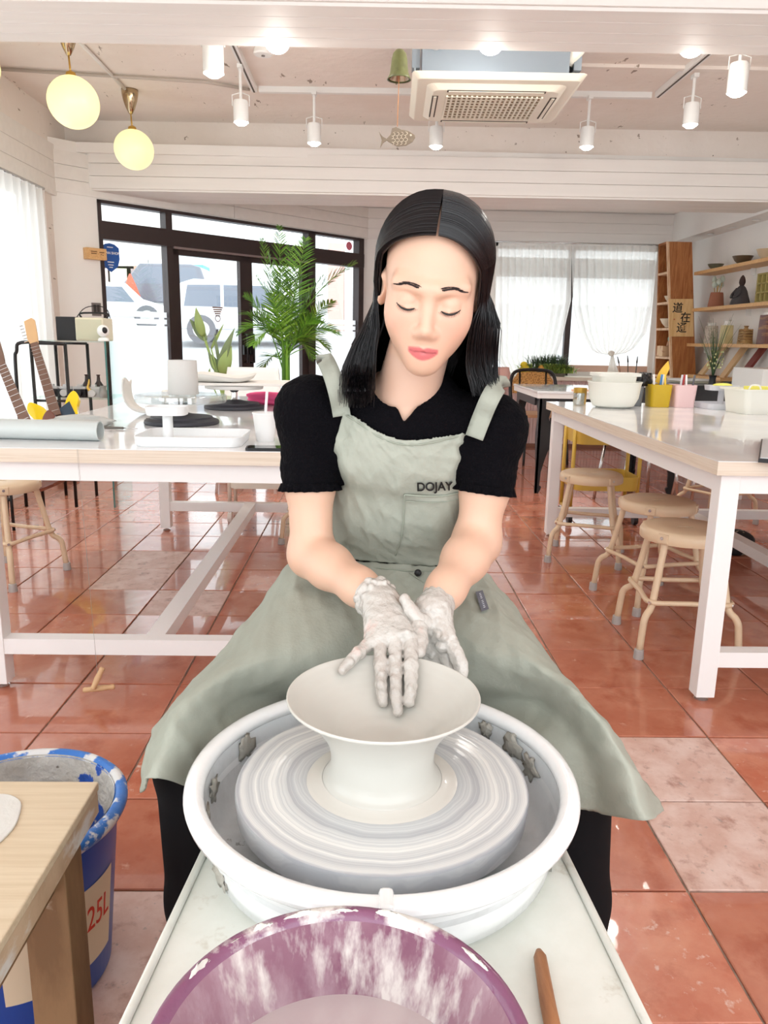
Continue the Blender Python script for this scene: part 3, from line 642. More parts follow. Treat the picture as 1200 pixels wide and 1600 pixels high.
# water puddles / seam line on deck handled by colour; splash pan
M_pan = mat_layers('pan_white', (240,242,242), [((228,230,230), 5, .5, .7, None)], rough=.18, coat=.3)
M_pani = mat_layers('pan_inside', (226,229,230), [((206,208,208), 6, .5, .65, None), ((120,116,108), 11, .68, .71, (1,1,.6))], rough=.25, bump=.15, bscale=40)
MB().lathe([(.186,-.072),(.198,-.066),(.2,-.05),(.207,-.012),(.211,.002)], (WX,WY,WH), 96, False, False).build('splash_pan', M_pan, t, smooth=True)
MB().lathe([(.208,.01),(.204,-.03),(.196,-.062),(.185,-.068),(.03,-.068)], (WX,WY,WH), 96, False, False).build('pan_lining', M_pani, t, smooth=True)
rp = [(.2145+.0115*math.cos(a), .003+.0105*math.sin(a)) for a in np.linspace(0, 2*math.pi, 17)]
MB().lathe(rp, (WX,WY,WH), 96, False, False).build('pan_rim', mat_layers('rim_white', (244,246,246), [((222,222,216), 16, .62, .68, None)], rough=.15, coat=.4, bump=.12, bscale=50), t, smooth=True)
MB().box((WX,WY-.2155,WH+.002), (.014,.028,.027)).build('pan_clip', M_pan, t, bevel=.004)
MB().box((WX+.004,WY-.2075,WH-.04), (.0015,.004,.062)).build('pan_seam', mat('seam_grey', (170,168,164), .6), t)
# wheel head with slip rings
wm = bpy.data.materials.new('wet_wheel'); wm.use_nodes = True; N = wm.node_tree.nodes; L = wm.node_tree.links; pb_ = N['Principled BSDF']
tc = N.new('ShaderNodeTexCoord'); ln = N.new('ShaderNodeVectorMath'); ln.operation = 'LENGTH'; mp = N.new('ShaderNodeMapping'); mp.inputs['Location'].default_value = (0,0,-WH); mp.inputs['Scale'].default_value = (1,1,0)
L.new(tc.outputs['Object'], mp.inputs[0]); L.new(mp.outputs[0], ln.inputs[0])
nz = N.new('ShaderNodeTexNoise'); nz.inputs['Scale'].default_value = 7; nz.inputs['Detail'].default_value = 3; L.new(tc.outputs['Object'], nz.inputs['Vector'])
ad = N.new('ShaderNodeMath'); ad.operation = 'MULTIPLY_ADD'; ad.inputs[1].default_value = .006; L.new(nz.outputs[0], ad.inputs[0]); L.new(ln.outputs['Value'], ad.inputs[2])
n1 = N.new('ShaderNodeTexNoise'); n1.noise_dimensions = '1D'; n1.inputs['Scale'].default_value = 230; n1.inputs['Detail'].default_value = 5; n1.inputs['Roughness'].default_value = .7; L.new(ad.outputs[0], n1.inputs['W'])
rp_ = N.new('ShaderNodeValToRGB'); e = rp_.color_ramp.elements; e[0].position = .36; e[0].color = (*lin((172,175,180)),1); e[1].position = .66; e[1].color = (*lin((236,236,232)),1)
e2 = rp_.color_ramp.elements.new(.5); e2.color = (*lin((204,206,206)),1)
L.new(n1.outputs[0], rp_.inputs[0]); L.new(rp_.outputs[0], pb_.inputs['Base Color']); pb_.inputs['Roughness'].default_value = .38; pb_.inputs['Coat Weight'].default_value = .2; pb_.inputs['Coat Roughness'].default_value = .1
bpn = N.new('ShaderNodeBump'); bpn.inputs['Strength'].default_value = .12; bpn.inputs['Distance'].default_value = .004; L.new(n1.outputs[0], bpn.inputs['Height']); L.new(bpn.outputs[0], pb_.inputs['Normal'])
hp = [(.03,-.03),(.163,-.03),(.168,-.027),(.170,-.004),(.1685,-.001),(.166,0)]
rn = random.Random(4); r_ = .164
while r_ > .01: hp.append((r_, rn.uniform(-.0002,.0002))); r_ -= .003
hp.append((0,0)); MB().lathe(hp, (WX,WY,WH), 96, False, False).build('wheel_head', wm, t, autos=40)
MB().lathe([(.03,-.066),(.03,-.03)], (WX,WY,WH), 24, False, False).build('spindle', M_chrome, t)
# clay splats inside the pan
M_mud = mat('dark_mud', (172,168,158), .5, bump=.6, bscale=60)
for k, (th, zz, s_) in enumerate(((2.62,-.02,.017),(3.05,-.028,.014),(3.3,-.035,.018),(.55,-.018,.018),(.35,-.026,.016),(.78,-.012,.012),(3.7,-.05,.02),(-.3,-.055,.016))):
    rr = .2035+.09*zz; R = Euler((0,0,th)).to_matrix(); bb = MB(); bb.ell((WX+rr*math.cos(th), WY+rr*math.sin(th), WH+zz), (.0025,s_,s_*.8), 14, 8, R)
    V = np.array(bb.v); cc = V.mean(0); dq = (V-cc)/np.abs(V-cc).max(); V = cc+(V-cc)*(1+.35*np.sin(7*dq[:, 1:2]*1.3+k)+.3*np.sin(9*dq[:, 2:3]+2*k)); bb.v = [tuple(p) for p in V]; bb.build('clay_splat', M_mud, t, smooth=True)

# the thrown bowl
t = thing('clay_bowl', 'freshly thrown flared white clay bowl spinning on the wheel head', 'bowl', (WX,WY,WH))
M_wet = mat('wet_porcelain', (203,201,193), .32, var=.03, vscale=8, coat=.25)
zr = .104
prof = catmull([(.070,.0,0),(.0695,.003,0),(.0645,.008,0),(.0605,.018,0),(.0598,.032,0),(.063,.048,0),(.0712,.064,0),(.085,.082,0),(.1,.096,0),(.1085,.1025,0),(.1103,.1045,0),(.1095,.1065,0),(.106,.1045,0),(.095,.094,0),(.08,.081,0),(.064,.067,0),(.05,.054,0),(.034,.046,0),(.015,.0435,0),(.0,.043,0)], 110)
rn = random.Random(9); pf = [(max(r,0), z+(.00035*math.sin(z*900) if z > .012 else 0)) for r, z, _ in prof]
MB().lathe(pf, (WX,WY,WH+.0012), 96, True, False).build('bowl_wall', M_wet, t, smooth=True)
# shallow ring of slip round the foot
MB().lathe([(.088,0),(.082,.0014),(.074,.002),(.07,.004)], (WX,WY,WH), 72, False, False).build('slip_skirt', mat('slip_cream', (212,208,200), .25, coat=.4), t, smooth=True)

# wooden stick, water basin
t = thing('wooden_stick', 'slim wooden turning stick lying on the wheel deck', 'stick', (.166,.575,.516))
MB().tube([(.1705,.622,.5245),(.170,.614,.5245),(.1655,.56,.5235),(.162,.48,.5225)], [.003,.0062,.0072,.0075], 12).build('shaft', mat_layers('stick_wood', (164,112,72), [((136,88,54), 8, .45, .6, (8,1,8))], rough=.55), t, smooth=True)
bc = (-.013,.43,.516); t = thing('water_basin', 'translucent purple plastic water basin splashed with white slip', 'basin', bc)
M_pur = mat_layers('purple_plastic', (156,118,132), [((136,92,112), 6, .45, .65, None), ((186,160,168), 16, .48, .66, (1,1,.35)), ((226,219,214), 20, .53, .63, (1,1,.2)), ((190,180,160), 9, .64, .7, (1,1,.4))], rough=.15, coat=.5, bump=.2, bscale=25)
M_purR = mat_layers('purple_rim', (128,76,108), [((230,226,220), 11, .52, .6, None)], rough=.2, coat=.5, bump=.3, bscale=40)
zt = .104
MB().lathe([(.09,.0005),(.098,.004),(.122,.09),(.126,zt-.003)], bc, 80, True, False).build('outer_wall', mat('purple_out', (124,72,102), .15, coat=.5), t, smooth=True)
MB().lathe([(.126,zt-.003),(.1325,zt-.004),(.1345,zt),(.133,zt+.003),(.127,zt+.002),(.1235,zt-.004)], bc, 80, False, False).build('rim', M_purR, t, smooth=True)
MB().lathe([(.1235,zt-.004),(.119,.085),(.108,.045),(.099,.014),(.092,.006),(0,.005)], bc, 80, False, False).build('inner_wall', M_pur, t, smooth=True)
MB().lathe([(.1075,.043),(0,.043)], bc, 64, False, False).build('water', mat('slip_water', (190,176,176), .03, coat=1.0), t, smooth=True)
M_slip = mat('thick_slip', (228,224,216), .5, bump=.5, bscale=50)
rs = np.random.RandomState(6)
for k in range(30):
    th = rs.uniform(.5, 2.75); u = rs.uniform(0,.35)**1.5*.6; z0 = zt+.001-u*.05; rr = .1285-.02*u if u > .15 else .1295
    R = Euler((0,.15,th)).to_matrix(); bb = MB(); bb.ell((bc[0]+rr*math.cos(th)*.985, bc[1]+rr*math.sin(th)*.985, bc[2]+z0), (.0010,rs.uniform(.004,.016),rs.uniform(.002,.006)), 14, 8, R)
    V = np.array(bb.v); V += rs.randn(*V.shape)*.0003; bb.v = [tuple(p) for p in V]; bb.build('slip_blob', M_slip, t, smooth=True)
# ------------------------------------------------------------------ curtains
def curtain(name, label, P0, P1, z0, z1, folds, amp, nrm, group, seed=0, tie=None, nu=None, rail=None):
    """pleated sheer hung between two floor-plan points; tie=(u,z) gathers it"""
    t = thing(name, label, 'curtain', ((P0[0]+P1[0])/2, (P0[1]+P1[1])/2, z0), group); rn = np.random.RandomState(seed)
    P0, P1, nn = np.array(P0), np.array(P1), np.array(nrm); nu = nu or folds*10; nv = 26; ph = rn.rand(folds+1)*1.2
    G = []
    for v in np.linspace(0, 1, nv):
        z = z1+(z0-z1)*v; row = []
        for u in np.linspace(0, 1, nu):
            a = amp*(.6+.4*v)*math.sin(2*math.pi*folds*u+ph[int(u*folds)]*v*.6); uu = u+.006*math.sin(5*u*folds+3*v)*v; zz = z
            if tie:
                tu, tz = tie; vt = (z1-tz)/(z1-z0)
                if v < vt: k = (v/vt)**2.2; pull = .93*k; sag = -.16*k*abs(u-tu)*1.0*(1-k)*2
                else: k = (v-vt)/(1-vt); pull = .93-.25*k; sag = 0
                uu = uu+(tu-uu)*pull*min(1, 1.0); zz = z+sag; a *= (1-.35*pull)
            p = P0+(P1-P0)*uu+nn*a; row.append((p[0], p[1], zz))
        G.append(row)
    MB().sheet(G).build('cloth', M_sheer, t, smooth=True)
    if rail: MB().tube([(*(P0+nn*0),z1+.012), (*(P1+nn*0),z1+.012)], .009, 8).build('rail', M_chrome, t, smooth=True)
    for k in range(folds+1):
        p = P0+(P1-P0)*(k/folds); MB().tube([(p[0],p[1],z1-.012), (p[0],p[1],z1+.012)], .003, 5).build('hook', M_white, t)
    return t
curtain('sheer_curtain', 'long pleated white sheer curtain on the side window by the guitars', (XL+.07,1.2), (XL+.07,5.84), .08, 2.075, 40, .035, (1,0), 'sheer curtains', 1, rail=True)
# back window: left drape hangs straight but is gathered slim at its middle, right drape is knotted
def drape(name, label, left, right, tie, seed, group='sheer curtains'):
    """left/right: px outlines (x at listed y rows) on the plane in front of the window"""
    t = thing(name, label, 'curtain', tuple(ony((left[-1][0]+right[-1][0])/2, left[-1][1], 8.44)), group); rn = np.random.RandomState(seed)
    ys = np.array([p[1] for p in left]); rows = []
    for y in np.linspace(ys[0], ys[-1], 60):
        xl = np.interp(y, ys, [p[0] for p in left]); xr = np.interp(y, [p[1] for p in right], [p[0] for p in right]); row = []
        f = min(1, (xr-xl)/110)
        for u in np.linspace(0, 1, 110):
            P = ony(xl+(xr-xl)*u, y, 8.44); o = .022*(.35+.65*f)*math.sin(2*math.pi*11*u+rn.rand()*.02)+.008*math.sin(17*u+y*.02); row.append((P[0], 8.43+o, P[2]))
        rows.append(row)
    MB().sheet(rows).build('cloth', M_sheer, t, smooth=True); return t
drape('sheer_curtain', 'straight white sheer curtain over the back window, by the flower trough', [(772,384),(772,470),(776,560),(790,582)], [(893,384),(892,470),(878,530),(868,560),(860,582)], None, 2)
kd = drape('sheer_curtain', 'white sheer curtain of the back window, knotted at its lower end', [(893,384),(895,480),(905,520),(920,545),(940,556),(952,552),(955,552),(948,582)], [(1024,384),(1019,480),(1010,520),(990,545),(968,556),(958,552),(957,552),(966,582)], None, 3)
p = ony(955,552,8.40); MB().ell(p, (.035,.03,.03), 16, 10).build('knot', mat('sheer_knot', (244,238,230), .9), kd, smooth=True)
rl = thing('curtain_rail', 'thin chrome curtain rail over the back window', 'rail', (2.2,8.44,2.11)); MB().tube([(1.30,8.44,2.115), (3.08,8.44,2.115)], .008, 8).build('rod', M_chrome, rl, smooth=True)
for k in range(24): MB().tube([(1.32+k*.0755,8.44,2.075), (1.32+k*.0755,8.44,2.115)], .0025, 5).build('hook', M_white, rl)

# ------------------------------------------------------------------ back counter with fluted front
t = thing('window_counter', 'long white counter with fluted pink front under the back window', 'counter', (2.2,8.33,0))
MB().bx((.62,8.14,.705), (3.39,8.49,.745)).build('counter_top', mat('counter_top', (246,236,218), .35), t, bevel=.003)
fl = MB(); G0 = [(x, 8.2+.008*math.sin(x*2*math.pi/.034), .03) for x in np.arange(.64,3.39,.0042)]
fl.sheet([G0, [(x,y,.705) for x, y, z in G0]]); fl.build('fluted_panel', mat('pink_panel', (240,214,210), .6), t, smooth=True)
MB().bx((.64,8.215,0), (3.38,8.48,.70)).build('carcass', M_wall, t); MB().bx((.64,8.185,0), (3.38,8.2,.035)).build('kick_board', mat('kick_brown', (150,104,84), .6), t)
# flower trough
def leafy(mb, c, n, h, spread, wid, seed, arch=.4, mats=1):
    rn = np.random.RandomState(seed)
    for k in range(n):
        a = rn.rand()*2*math.pi; L = h*(.6+.4*rn.rand()); s = spread*rn.rand()**.6; b = np.array(c)+np.array((rn.randn()*spread*.35, rn.randn()*spread*.1, 0))
        d = np.array((math.cos(a), math.sin(a)*.5, 0)); P = [b+d*s*u**(1.6)+np.array((0,0,L*(u-arch*u**3))) for u in np.linspace(0, 1, 5)]
        sd = np.cross(d, (0,0,1)); w = wid*(.7+.6*rn.rand()); mb.cur = rn.randint(mats)
        mb.sheet([[p-sd*w*q, p+sd*w*q] for p, q in zip(P, (.5,1,.9,.6,.05))])
t = thing('flower_trough', 'trough of green foliage with yellow and orange flowers on the window counter', 'plant', (1.86,8.28,.745))
M_g1, M_g2, M_g3 = mat('leaf_dark', (84,108,74), .6), mat('leaf_mid', (120,152,70), .55), mat('leaf_lime', (176,196,96), .55)
MB().rrect((1.86,8.28), (.50,.16), .04, .7455, .80, 0, .9, .01).build('trough', mat('trough_grey', (120,112,100), .7), t)
f = MB(); leafy(f, (1.82,8.28,.79), 160, .26, .17, .008, 1, .3); leafy(f, (1.98,8.28,.79), 170, .28, .17, .008, 2, .3)
tag(f.build('dark_foliage', M_g1, t), kind='stuff')
f = MB(); leafy(f, (1.95,8.2,.78), 170, .19, .17, .016, 3, .5, 2); leafy(f, (2.08,8.2,.78), 90, .15, .12, .016, 5, .5, 2); leafy(f, (1.66,8.2,.78), 70, .18, .11, .012, 6, .5, 2); tag(f.build('bright_foliage', [M_g2, M_g3], t), kind='stuff')
for k, (x, z, m) in enumerate(((1.62,.80,'y'),(1.66,.83,'y'),(1.64,.86,'y'),(1.83,.83,'o'),(1.86,.81,'o'),(1.70,.80,'y'))):
    MB().ell((x,8.20,z), (.04,.03,.036), 12, 8).build('flower', mat('flower_'+m, (244,214,60) if m == 'y' else (240,176,80), .7), t, smooth=True)

# ------------------------------------------------------------------ rattan chair, bistro table, other chairs
def chair_rattan(loc, rz, label):
    t = thing('rattan_chair', label, 'chair', (0,0,0))
    for sx in (-1,1):
        MB().tube(catmull([(sx*.19,-.19,.45),(sx*.2,-.21,.2),(sx*.21,-.23,0)], 8), .012, 8).build('leg', M_black, t, smooth=True)
        MB().tube(catmull([(sx*.18,.17,.45),(sx*.2,.2,.2),(sx*.22,.24,0)], 8), .012, 8).build('leg', M_black, t, smooth=True)
    MB().rrect((0,0), (.44,.43), .08, .43, .455).build('seat', mat('seat_tan', (206,158,120), .6), t)
    arc = catmull([(-.2,.17,.45),(-.225,.2,.62),(-.215,.225,.76),(-.16,.24,.825),(0,.25,.84),(.16,.24,.825),(.215,.225,.76),(.225,.2,.62),(.2,.17,.45)], 36)
    MB().tube(arc, .016, 10).build('back_frame', M_black, t, smooth=True)
    for x in (-.13,.13): MB().tube([(x,.2,.5),(x,.24,.82)], .009, 8).build('back_spindle', M_black, t, smooth=True)
    cm = mat_layers('cane', (214,160,90), [((150,100,50), 90, .5, .56, None)], rough=.6)
    MB().prism([(-.2,.215,.62),(.2,.215,.62),(.2,.225,.74),(.15,.238,.81),(0,.245,.825),(-.15,.238,.81),(-.2,.225,.74)], (0,.004,0)).build('cane_panel', cm, t)
    t.location = loc; t.rotation_euler = (0,0,rz); return t
chair_rattan((1.60,7.15,0), math.radians(8), 'black bentwood chair with cane back behind the small black-legged table')
t = thing('bistro_table', 'small white-topped table with curved black metal legs', 'table', (1.70,5.95,0))
MB().bx((1.22,5.56,.735), (2.3,6.5,.752)).build('tabletop', M_top, t, bevel=.002); MB().bx((1.225,5.565,.70), (2.295,6.495,.735)).build('edge_band', M_wmet, t)
for x, y, sx in ((1.25,5.58,1),(2.27,5.58,-1),(1.25,6.46,1),(2.27,6.46,-1)):
    prf = [(0,.70),(.14,.70),(.13,.66),(.085,.62),(.07,.56),(.085,.50),(.105,.44),(.1,.38),(.06,.26),(.035,.16),(.03,.06),(.045,.05),(.04,.03),(.025,.0),(0,.0)]
    MB().prism([(x+sx*a, y, z) for a, z in prf], (0,.02,0)).build('leg', M_black, t); MB().prism([(x, y+(1 if y < 6 else -1)*a, z) for a, z in prf], (.014,0,0)).build('leg_flange', M_black, t)
for a, b in (((1.39,5.585,.6),(2.13,5.60,.70)), ((1.235,5.7,.64),(1.25,6.32,.70))): MB().bx(a, b).build('skirt', M_black, t)
t = thing('pencil', 'orange pencil lying on the small white-topped table', 'pencil', (1.62,5.7,.752)); MB().tube([(1.50,5.70,.7565),(1.68,5.70,.7565)], .0045, 6).build('barrel', mat('pencil_orange', (216,140,80), .5), t)
def plain_chair(label, loc, rz, m, legm, back, group=None):
    t = thing('side_chair', label, 'chair', (0,0,0), group)
    for sx in (-1,1):
        for sy in (-1,1): MB().tube([(sx*.17,sy*.16,.44),(sx*.21,sy*.2,0)], .011, 8).build('leg', legm, t, smooth=True)
    MB().rrect((0,0), (.43,.42), .1, .43, .455).build('seat', m, t, autos=40)
    g = [[(x, .2+.03*(1-(x/.21)**2)+.05*v, .62+back*v) for x in np.linspace(-.21*(1-.1*v*v), .21*(1-.1*v*v), 12)] for v in np.linspace(0, 1, 8)]
    MB().sheet(g).build('backrest', m, t, smooth=True, solid=.02)
    for sx in (-1,1): MB().tube([(sx*.12,.19,.44),(sx*.12,.215,.66)], .01, 8).build('back_post', legm, t, smooth=True)
    t.location = loc; t.rotation_euler = (0,0,rz); return t
plain_chair('white moulded chair behind the turntable table, by the palm', (-.86,5.62,0), 0, mat('chair_white', (240,238,236), .4), M_wmet, .25, 'plain side chairs')
plain_chair('pale pink chair at the window counter by the flower trough', (1.28,7.72,0), math.radians(5), mat('chair_pink', (238,190,180), .5), M_black, .22, 'plain side chairs')
plain_chair('black low-backed chair behind the bowl table, by the white storage box', (2.42,5.24,0), math.radians(-4), mat('chair_black', (14,14,20), .4), M_chrome, .19, 'plain side chairs')
plain_chair('black low-backed chair behind the tool bins', (1.88,5.24,0), math.radians(10), MATS['chair_black'], M_chrome, .17, 'plain side chairs')

# ------------------------------------------------------------------ desk by the right wall with papers
t = thing('wall_desk', 'white desk against the right wall under the ceramics shelves', 'desk', (3.0,6.9,0))
MB().bx((2.66,5.4,.72), (3.395,8.1,.745)).build('desk_top', M_wmet, t); 
for x, y in ((2.7,5.45),(3.33,5.45),(2.7,8.02),(3.33,8.02)): MB().bx((x,y,0), (x+.04,y+.04,.72)).build('leg', M_wmet, t)
for k, (x, y, dx, dy, z, m) in enumerate(((2.86,6.9,.3,.22,.745,(150,150,148)),(2.88,6.92,.28,.2,.765,(206,200,180)),(2.86,6.9,.3,.21,.785,(240,240,238)))):
    tag(MB().box((x,y,z+.01), (dx,dy,.018), .1*k).build('notebook', mat('notebook_%d' % k, m, .7), bevel=.002), ('grey notebook at the bottom of the pile on the wall desk', 'buff notebook in the middle of the pile on the wall desk', 'white notebook on top of the pile on the wall desk')[k], 'notebook', 'notebooks on the wall desk')
tag(MB().box((2.98,6.35,.752), (.35,.26,.01), .2).build('blue_folder', mat('folder_blue', (130,200,232), .6)), 'light blue folder lying on the wall desk by the grass vase', 'folder')
t = thing('white_cabinet_box', 'white box with small wooden knob on the desk below the ceramics shelves', 'box', (3.1,5.95,.745))
MB().bx((2.92,5.72,.7455), (3.34,6.2,.93)).build('case', M_white, t, bevel=.004); MB().lathe([(.012,0),(.012,.02),(.026,.03),(.026,.042),(0,.045)], (3.1,5.95,.9305), 16).build('knob', mat('knob_tan', (190,150,110), .6), t, autos=40)
t = thing('grass_vase', 'dark vase of tall thin grass with pale blossoms on the wall desk', 'plant', (2.95,6.62,.745))
MB().lathe([(.06,0),(.065,.005),(.03,.03),(.026,.07),(.034,.10),(.03,.10),(.02,.06)], (2.95,6.62,.7455), 24).build('vase', mat('vase_dark', (36,34,36), .35), t, autos=40)
f = MB(); rn = np.random.RandomState(3)
for k in range(46):
    a, L = rn.rand()*6.28, .28+.26*rn.rand(); s = .03+.17*rn.rand()
    P = [np.array((2.95,6.62,.82))+np.array((math.cos(a)*s*u**1.5, math.sin(a)*s*u**1.5, L*u)) for u in np.linspace(0, 1, 5)]; f.tube(P, [.0028,.0025,.002,.0015,.0006], 4)
tag(f.build('grass_blades', M_g1, t, smooth=True), kind='stuff')
f = MB()
for k in range(46): a, s = rn.rand()*6.28, .07*rn.rand()**.5; f.ell((2.95+s*math.cos(a), 6.62+s*math.sin(a), .90+.17*rn.rand()), (.007,.007,.009), 6, 5)
tag(f.build('blossoms', mat('blossom', (226,230,170), .7), t, smooth=True), kind='stuff')

# ------------------------------------------------------------------ tower shelf with calligraphy board
M_oak = mat_layers('reclaimed_wood', (176,112,60), [((150,84,38), 3.5, .4, .65, (10,10,1)), ((196,132,76), 6, .5, .7, (14,14,1)), ((92,50,26), 9, .7, .74, None)], rough=.6)
t = thing('tower_shelf', 'tall reclaimed wood shelf tower narrowing upward beside the ceramics shelves', 'shelf', (3.1,8.05,.745))
zb, ztp = .746, 2.075
def tw(s, d, u):   # s: 0 open side..1 wall side, d depth 0 front..1 back, u height
    x0, x1 = 3.07+(2.90-3.07)*u, 3.32+(3.14-3.32)*u; dep = .42+(.2-.42)*u
    return (x0+(x1-x0)*s, 7.85+dep*d, zb+(ztp-zb)*u)
def slab(a, b, th): pass
M_edge = mat_layers('cut_pine_edge', (232,196,160), [((214,170,130), 6, .45, .6, (6,6,1))], rough=.6)
f0 = [tw(0,0,0), tw(1,0,0), tw(1,0,1), tw(0,0,1)]; MB().prism(f0, (0,-.022,0)).build('front_plank', M_oak, t, bevel=.002)
f1 = [tw(0,1,0), tw(1,1,0), tw(1,1,1), tw(0,1,1)]; MB().prism(f1, (0,.022,0)).build('rear_plank', M_oak, t)
f2 = [tw(1,0,0), tw(1,1,0), tw(1,1,1), tw(1,0,1)]; MB().prism(f2, (-.014,0,0)).build('inner_back', M_oak, t)
for u in (0.012,.155,.37,.56,.775,.985):
    A = [tw(-.02,0,u), tw(.98,0,u), tw(.98,1,u), tw(-.02,1,u)]; MB().prism(A, (0,0,.022)).build('shelf_board', M_edge if 0 < u < .9 else M_oak, t)
e_ = [tw(-.03,0,0), tw(.06,0,0), tw(.06,0,1), tw(-.03,0,1)]; MB().prism(e_, (0,-.0225,0)).build('edge_strip', M_edge, t)
b = thing('calligraphy_board', 'pale wooden board with three brushed black characters hung on the tower shelf', 'sign', (3.1,7.81,1.17))
cq = [ony(1045,467,7.81), ony(1083,467,7.81), ony(1084,526,7.81), ony(1046,526,7.81)]
MB().prism([tuple(p) for p in cq[::-1]], (0,.014,0)).build('board', mat_layers('board_pine', (234,196,140), [((222,178,118), 4, .45, .6, (9,9,.8))], rough=.55), b, bevel=.002)
M_ink = mat('ink', (24,18,16), .7)
for chx, px, py, sz in (('道',1059,482,.105), ('在',1071,497,.105), ('通',1065,513,.105)):
    p = ony(px, py, 7.8085); text_mesh('character', chx, sz, M_ink, b, tuple(p), (math.pi/2,0,0), depth=.0008, bold=.0012)
p = ony(1053.5,499,7.8085); MB().box(tuple(p), (.012,.002,.014)).build('seal_mark', mat('seal_red', (200,110,80), .7), b)

# wall shelves and ceramics
SH = []
for k, (z, y0, y1, lab) in enumerate(((1.795,7.83,5.2,'top'),(1.448,7.79,5.2,'middle'),(1.112,7.84,5.2,'lower'),(.81,7.86,7.0,'short low'))):
    t = thing('wall_shelf', {'top': 'highest pine wall shelf carrying shallow bowls', 'middle': 'pine wall shelf carrying small clay sculptures', 'lower': 'long pine wall shelf carrying bottle vases', 'short low': 'short pine wall shelf with leaning boards'}[lab], 'shelf', (3.3,6.5,z), 'pine wall shelves')
    MB().bx((3.19,y1,z-.03), (3.398,y0,z)).build('board', M_pine, t, bevel=.002)
    for y in np.arange(y1+.2, y0, .8): MB().bx((3.36,y,z-.09), (3.398,y+.02,z-.03)).build('bracket', M_white, t)
def cer(name, label, cat, px, py, z, prof, m, x=3.28, n=28, group=None, sx=1, sy=1):
    P = onx(px, py, x); c = (x, P[1], z+.0005); t = thing(name, label, cat, c, group); MB().lathe(prof, c, n, True, False, sx, sy).build('body', m, t, autos=40); return t, c
def bowlp(r, h, f=.45, th=.006): return [(r*f,0),(r*f,.006),(r*.75,h*.45),(r,h),(r-th,h),(r*.7,h*.5),(0,.012)]
M_celad, M_dkbr, M_sand = mat('celadon_grey', (112,112,94), .35), mat('glaze_olive_brown', (96,80,60), .35), mat('sand_glaze', (196,176,146), .5)
cer('glazed_bowl', 'small grey-green glazed bowl on the highest shelf', 'bowl', 1119, 408, 1.795, bowlp(.074,.052), M_celad)
cer('glazed_bowl', 'larger dark olive bowl on the highest shelf', 'bowl', 1161, 400, 1.795, bowlp(.088,.07), M_dkbr)
cer('glazed_bowl', 'sand coloured bowl at the cropped end of the highest shelf', 'bowl', 1199, 392, 1.795, bowlp(.085,.082), M_sand)
M_brick = mat('brick_clay', (160,104,80), .85, bump=.3, bscale=60)
t, c = cer('tulip_vase', 'red clay block vase holding pale green ceramic tulips', 'sculpture', 1119, 470, 1.448, [(.075,0),(.074,.01),(.06,.12),(.055,.135),(.0,.135)], M_brick, sy=.8)
for k in range(6):
    a = k*1.05; b0 = np.array((c[0]+.02*math.cos(a), c[1]+.03*math.sin(a), c[2]+.13)); tp = b0+np.array((.012*math.cos(a), .03*math.sin(a), .055+.045*(k % 3)/2))
    st_ = MB().tube([b0,tp], .004, 6).build('stem', mat('stem_tan', (190,160,100), .7), t, smooth=True); MB().lathe([(.006,0),(.022,.018),(.024,.035),(.014,.058),(.004,.064)], tuple(tp-(0,0,.01)), 14).build('tulip_head', mat('tulip_celadon', (190,200,186), .4), st_, smooth=True)
t, c = cer('seated_figurine', 'dark grey seated monk figurine on the sculpture shelf', 'sculpture', 1157, 466, 1.448, [(.085,0),(.086,.012),(.07,.06),(.05,.12),(.034,.15),(.018,.165),(0,.165)], mat('grey_stoneware', (72,68,70), .8, bump=.3), sy=.85)
MB().lathe([(.014,.158),(.02,.17),(.027,.19),(.026,.21),(.018,.235),(.006,.252),(0,.254)], c, 18).build('head', mat('dark_brown_clay', (62,44,40), .8), t, smooth=True)
for s_ in (-1,1): MB().tube(catmull([(c[0]-.02,c[1]+s_*.035,c[2]+.14),(c[0]-.05,c[1]+s_*.06,c[2]+.09),(c[0]-.075,c[1]+s_*.02,c[2]+.065)], 8), [.014]*4+[.012]*4, 8).build('sleeve', MATS['grey_stoneware'], t, smooth=True)
P = onx(1196,458,3.28); t = thing('compartment_frame', 'olive ceramic frame of square compartments at the end of the sculpture shelf', 'sculpture', (3.28,P[1],1.448))
for k in range(4): MB().bx((3.24,P[1]-.22,1.4485+k*.075), (3.32,P[1]+.09,1.4605+k*.075)).build('divider', mat('olive_clay', (176,160,96), .7), t)
for k in range(5): MB().bx((3.24,P[1]-.22+k*.0745,1.449), (3.32,P[1]-.208+k*.0745,1.685)).build('divider', MATS['olive_clay'], t)
MB().bx((3.315,P[1]-.22,1.449), (3.325,P[1]+.09,1.685)).build('backing', mat('olive_dark', (120,104,60), .8), t)
def boxpot(name, label, px, z, w, h, m, neck, nm, lean=.9):
    P = onx(px, 530, 3.28); c = (3.28,P[1],z+.0005); t = thing(name, label, 'vase', c, 'bottle vases on the long shelf')
    MB().rrect(c, (.09*lean,w*lean), .015, c[2], c[2]+h, 0, 1/lean).build('body', m, t, autos=40)
    if neck: MB().lathe([(neck[0],0),(neck[0],.004),(neck[0]*.8,.012),(neck[0]*.8,neck[1]-.01),(neck[0]*1.1,neck[1]),(neck[0]*.9,neck[1])], (c[0],c[1],c[2]+h-.001), 20).build('neck', nm, t, autos=40)
    return t, c
M_spk = mat_layers('speckled_glaze', (206,194,180), [((150,136,124), 60, .5, .6, None)], rough=.6)
boxpot('square_vase', 'speckled grey square bottle vase next to the tower shelf', 1110, 1.112, .12, .165, M_spk, (.04,.03), mat('white_glaze', (236,232,226), .4))
boxpot('square_vase', 'olive yellow square bottle vase with white neck on the long shelf', 1134, 1.112, .115, .165, mat('olive_glaze', (206,190,140), .45), (.035,.05), MATS['white_glaze'])
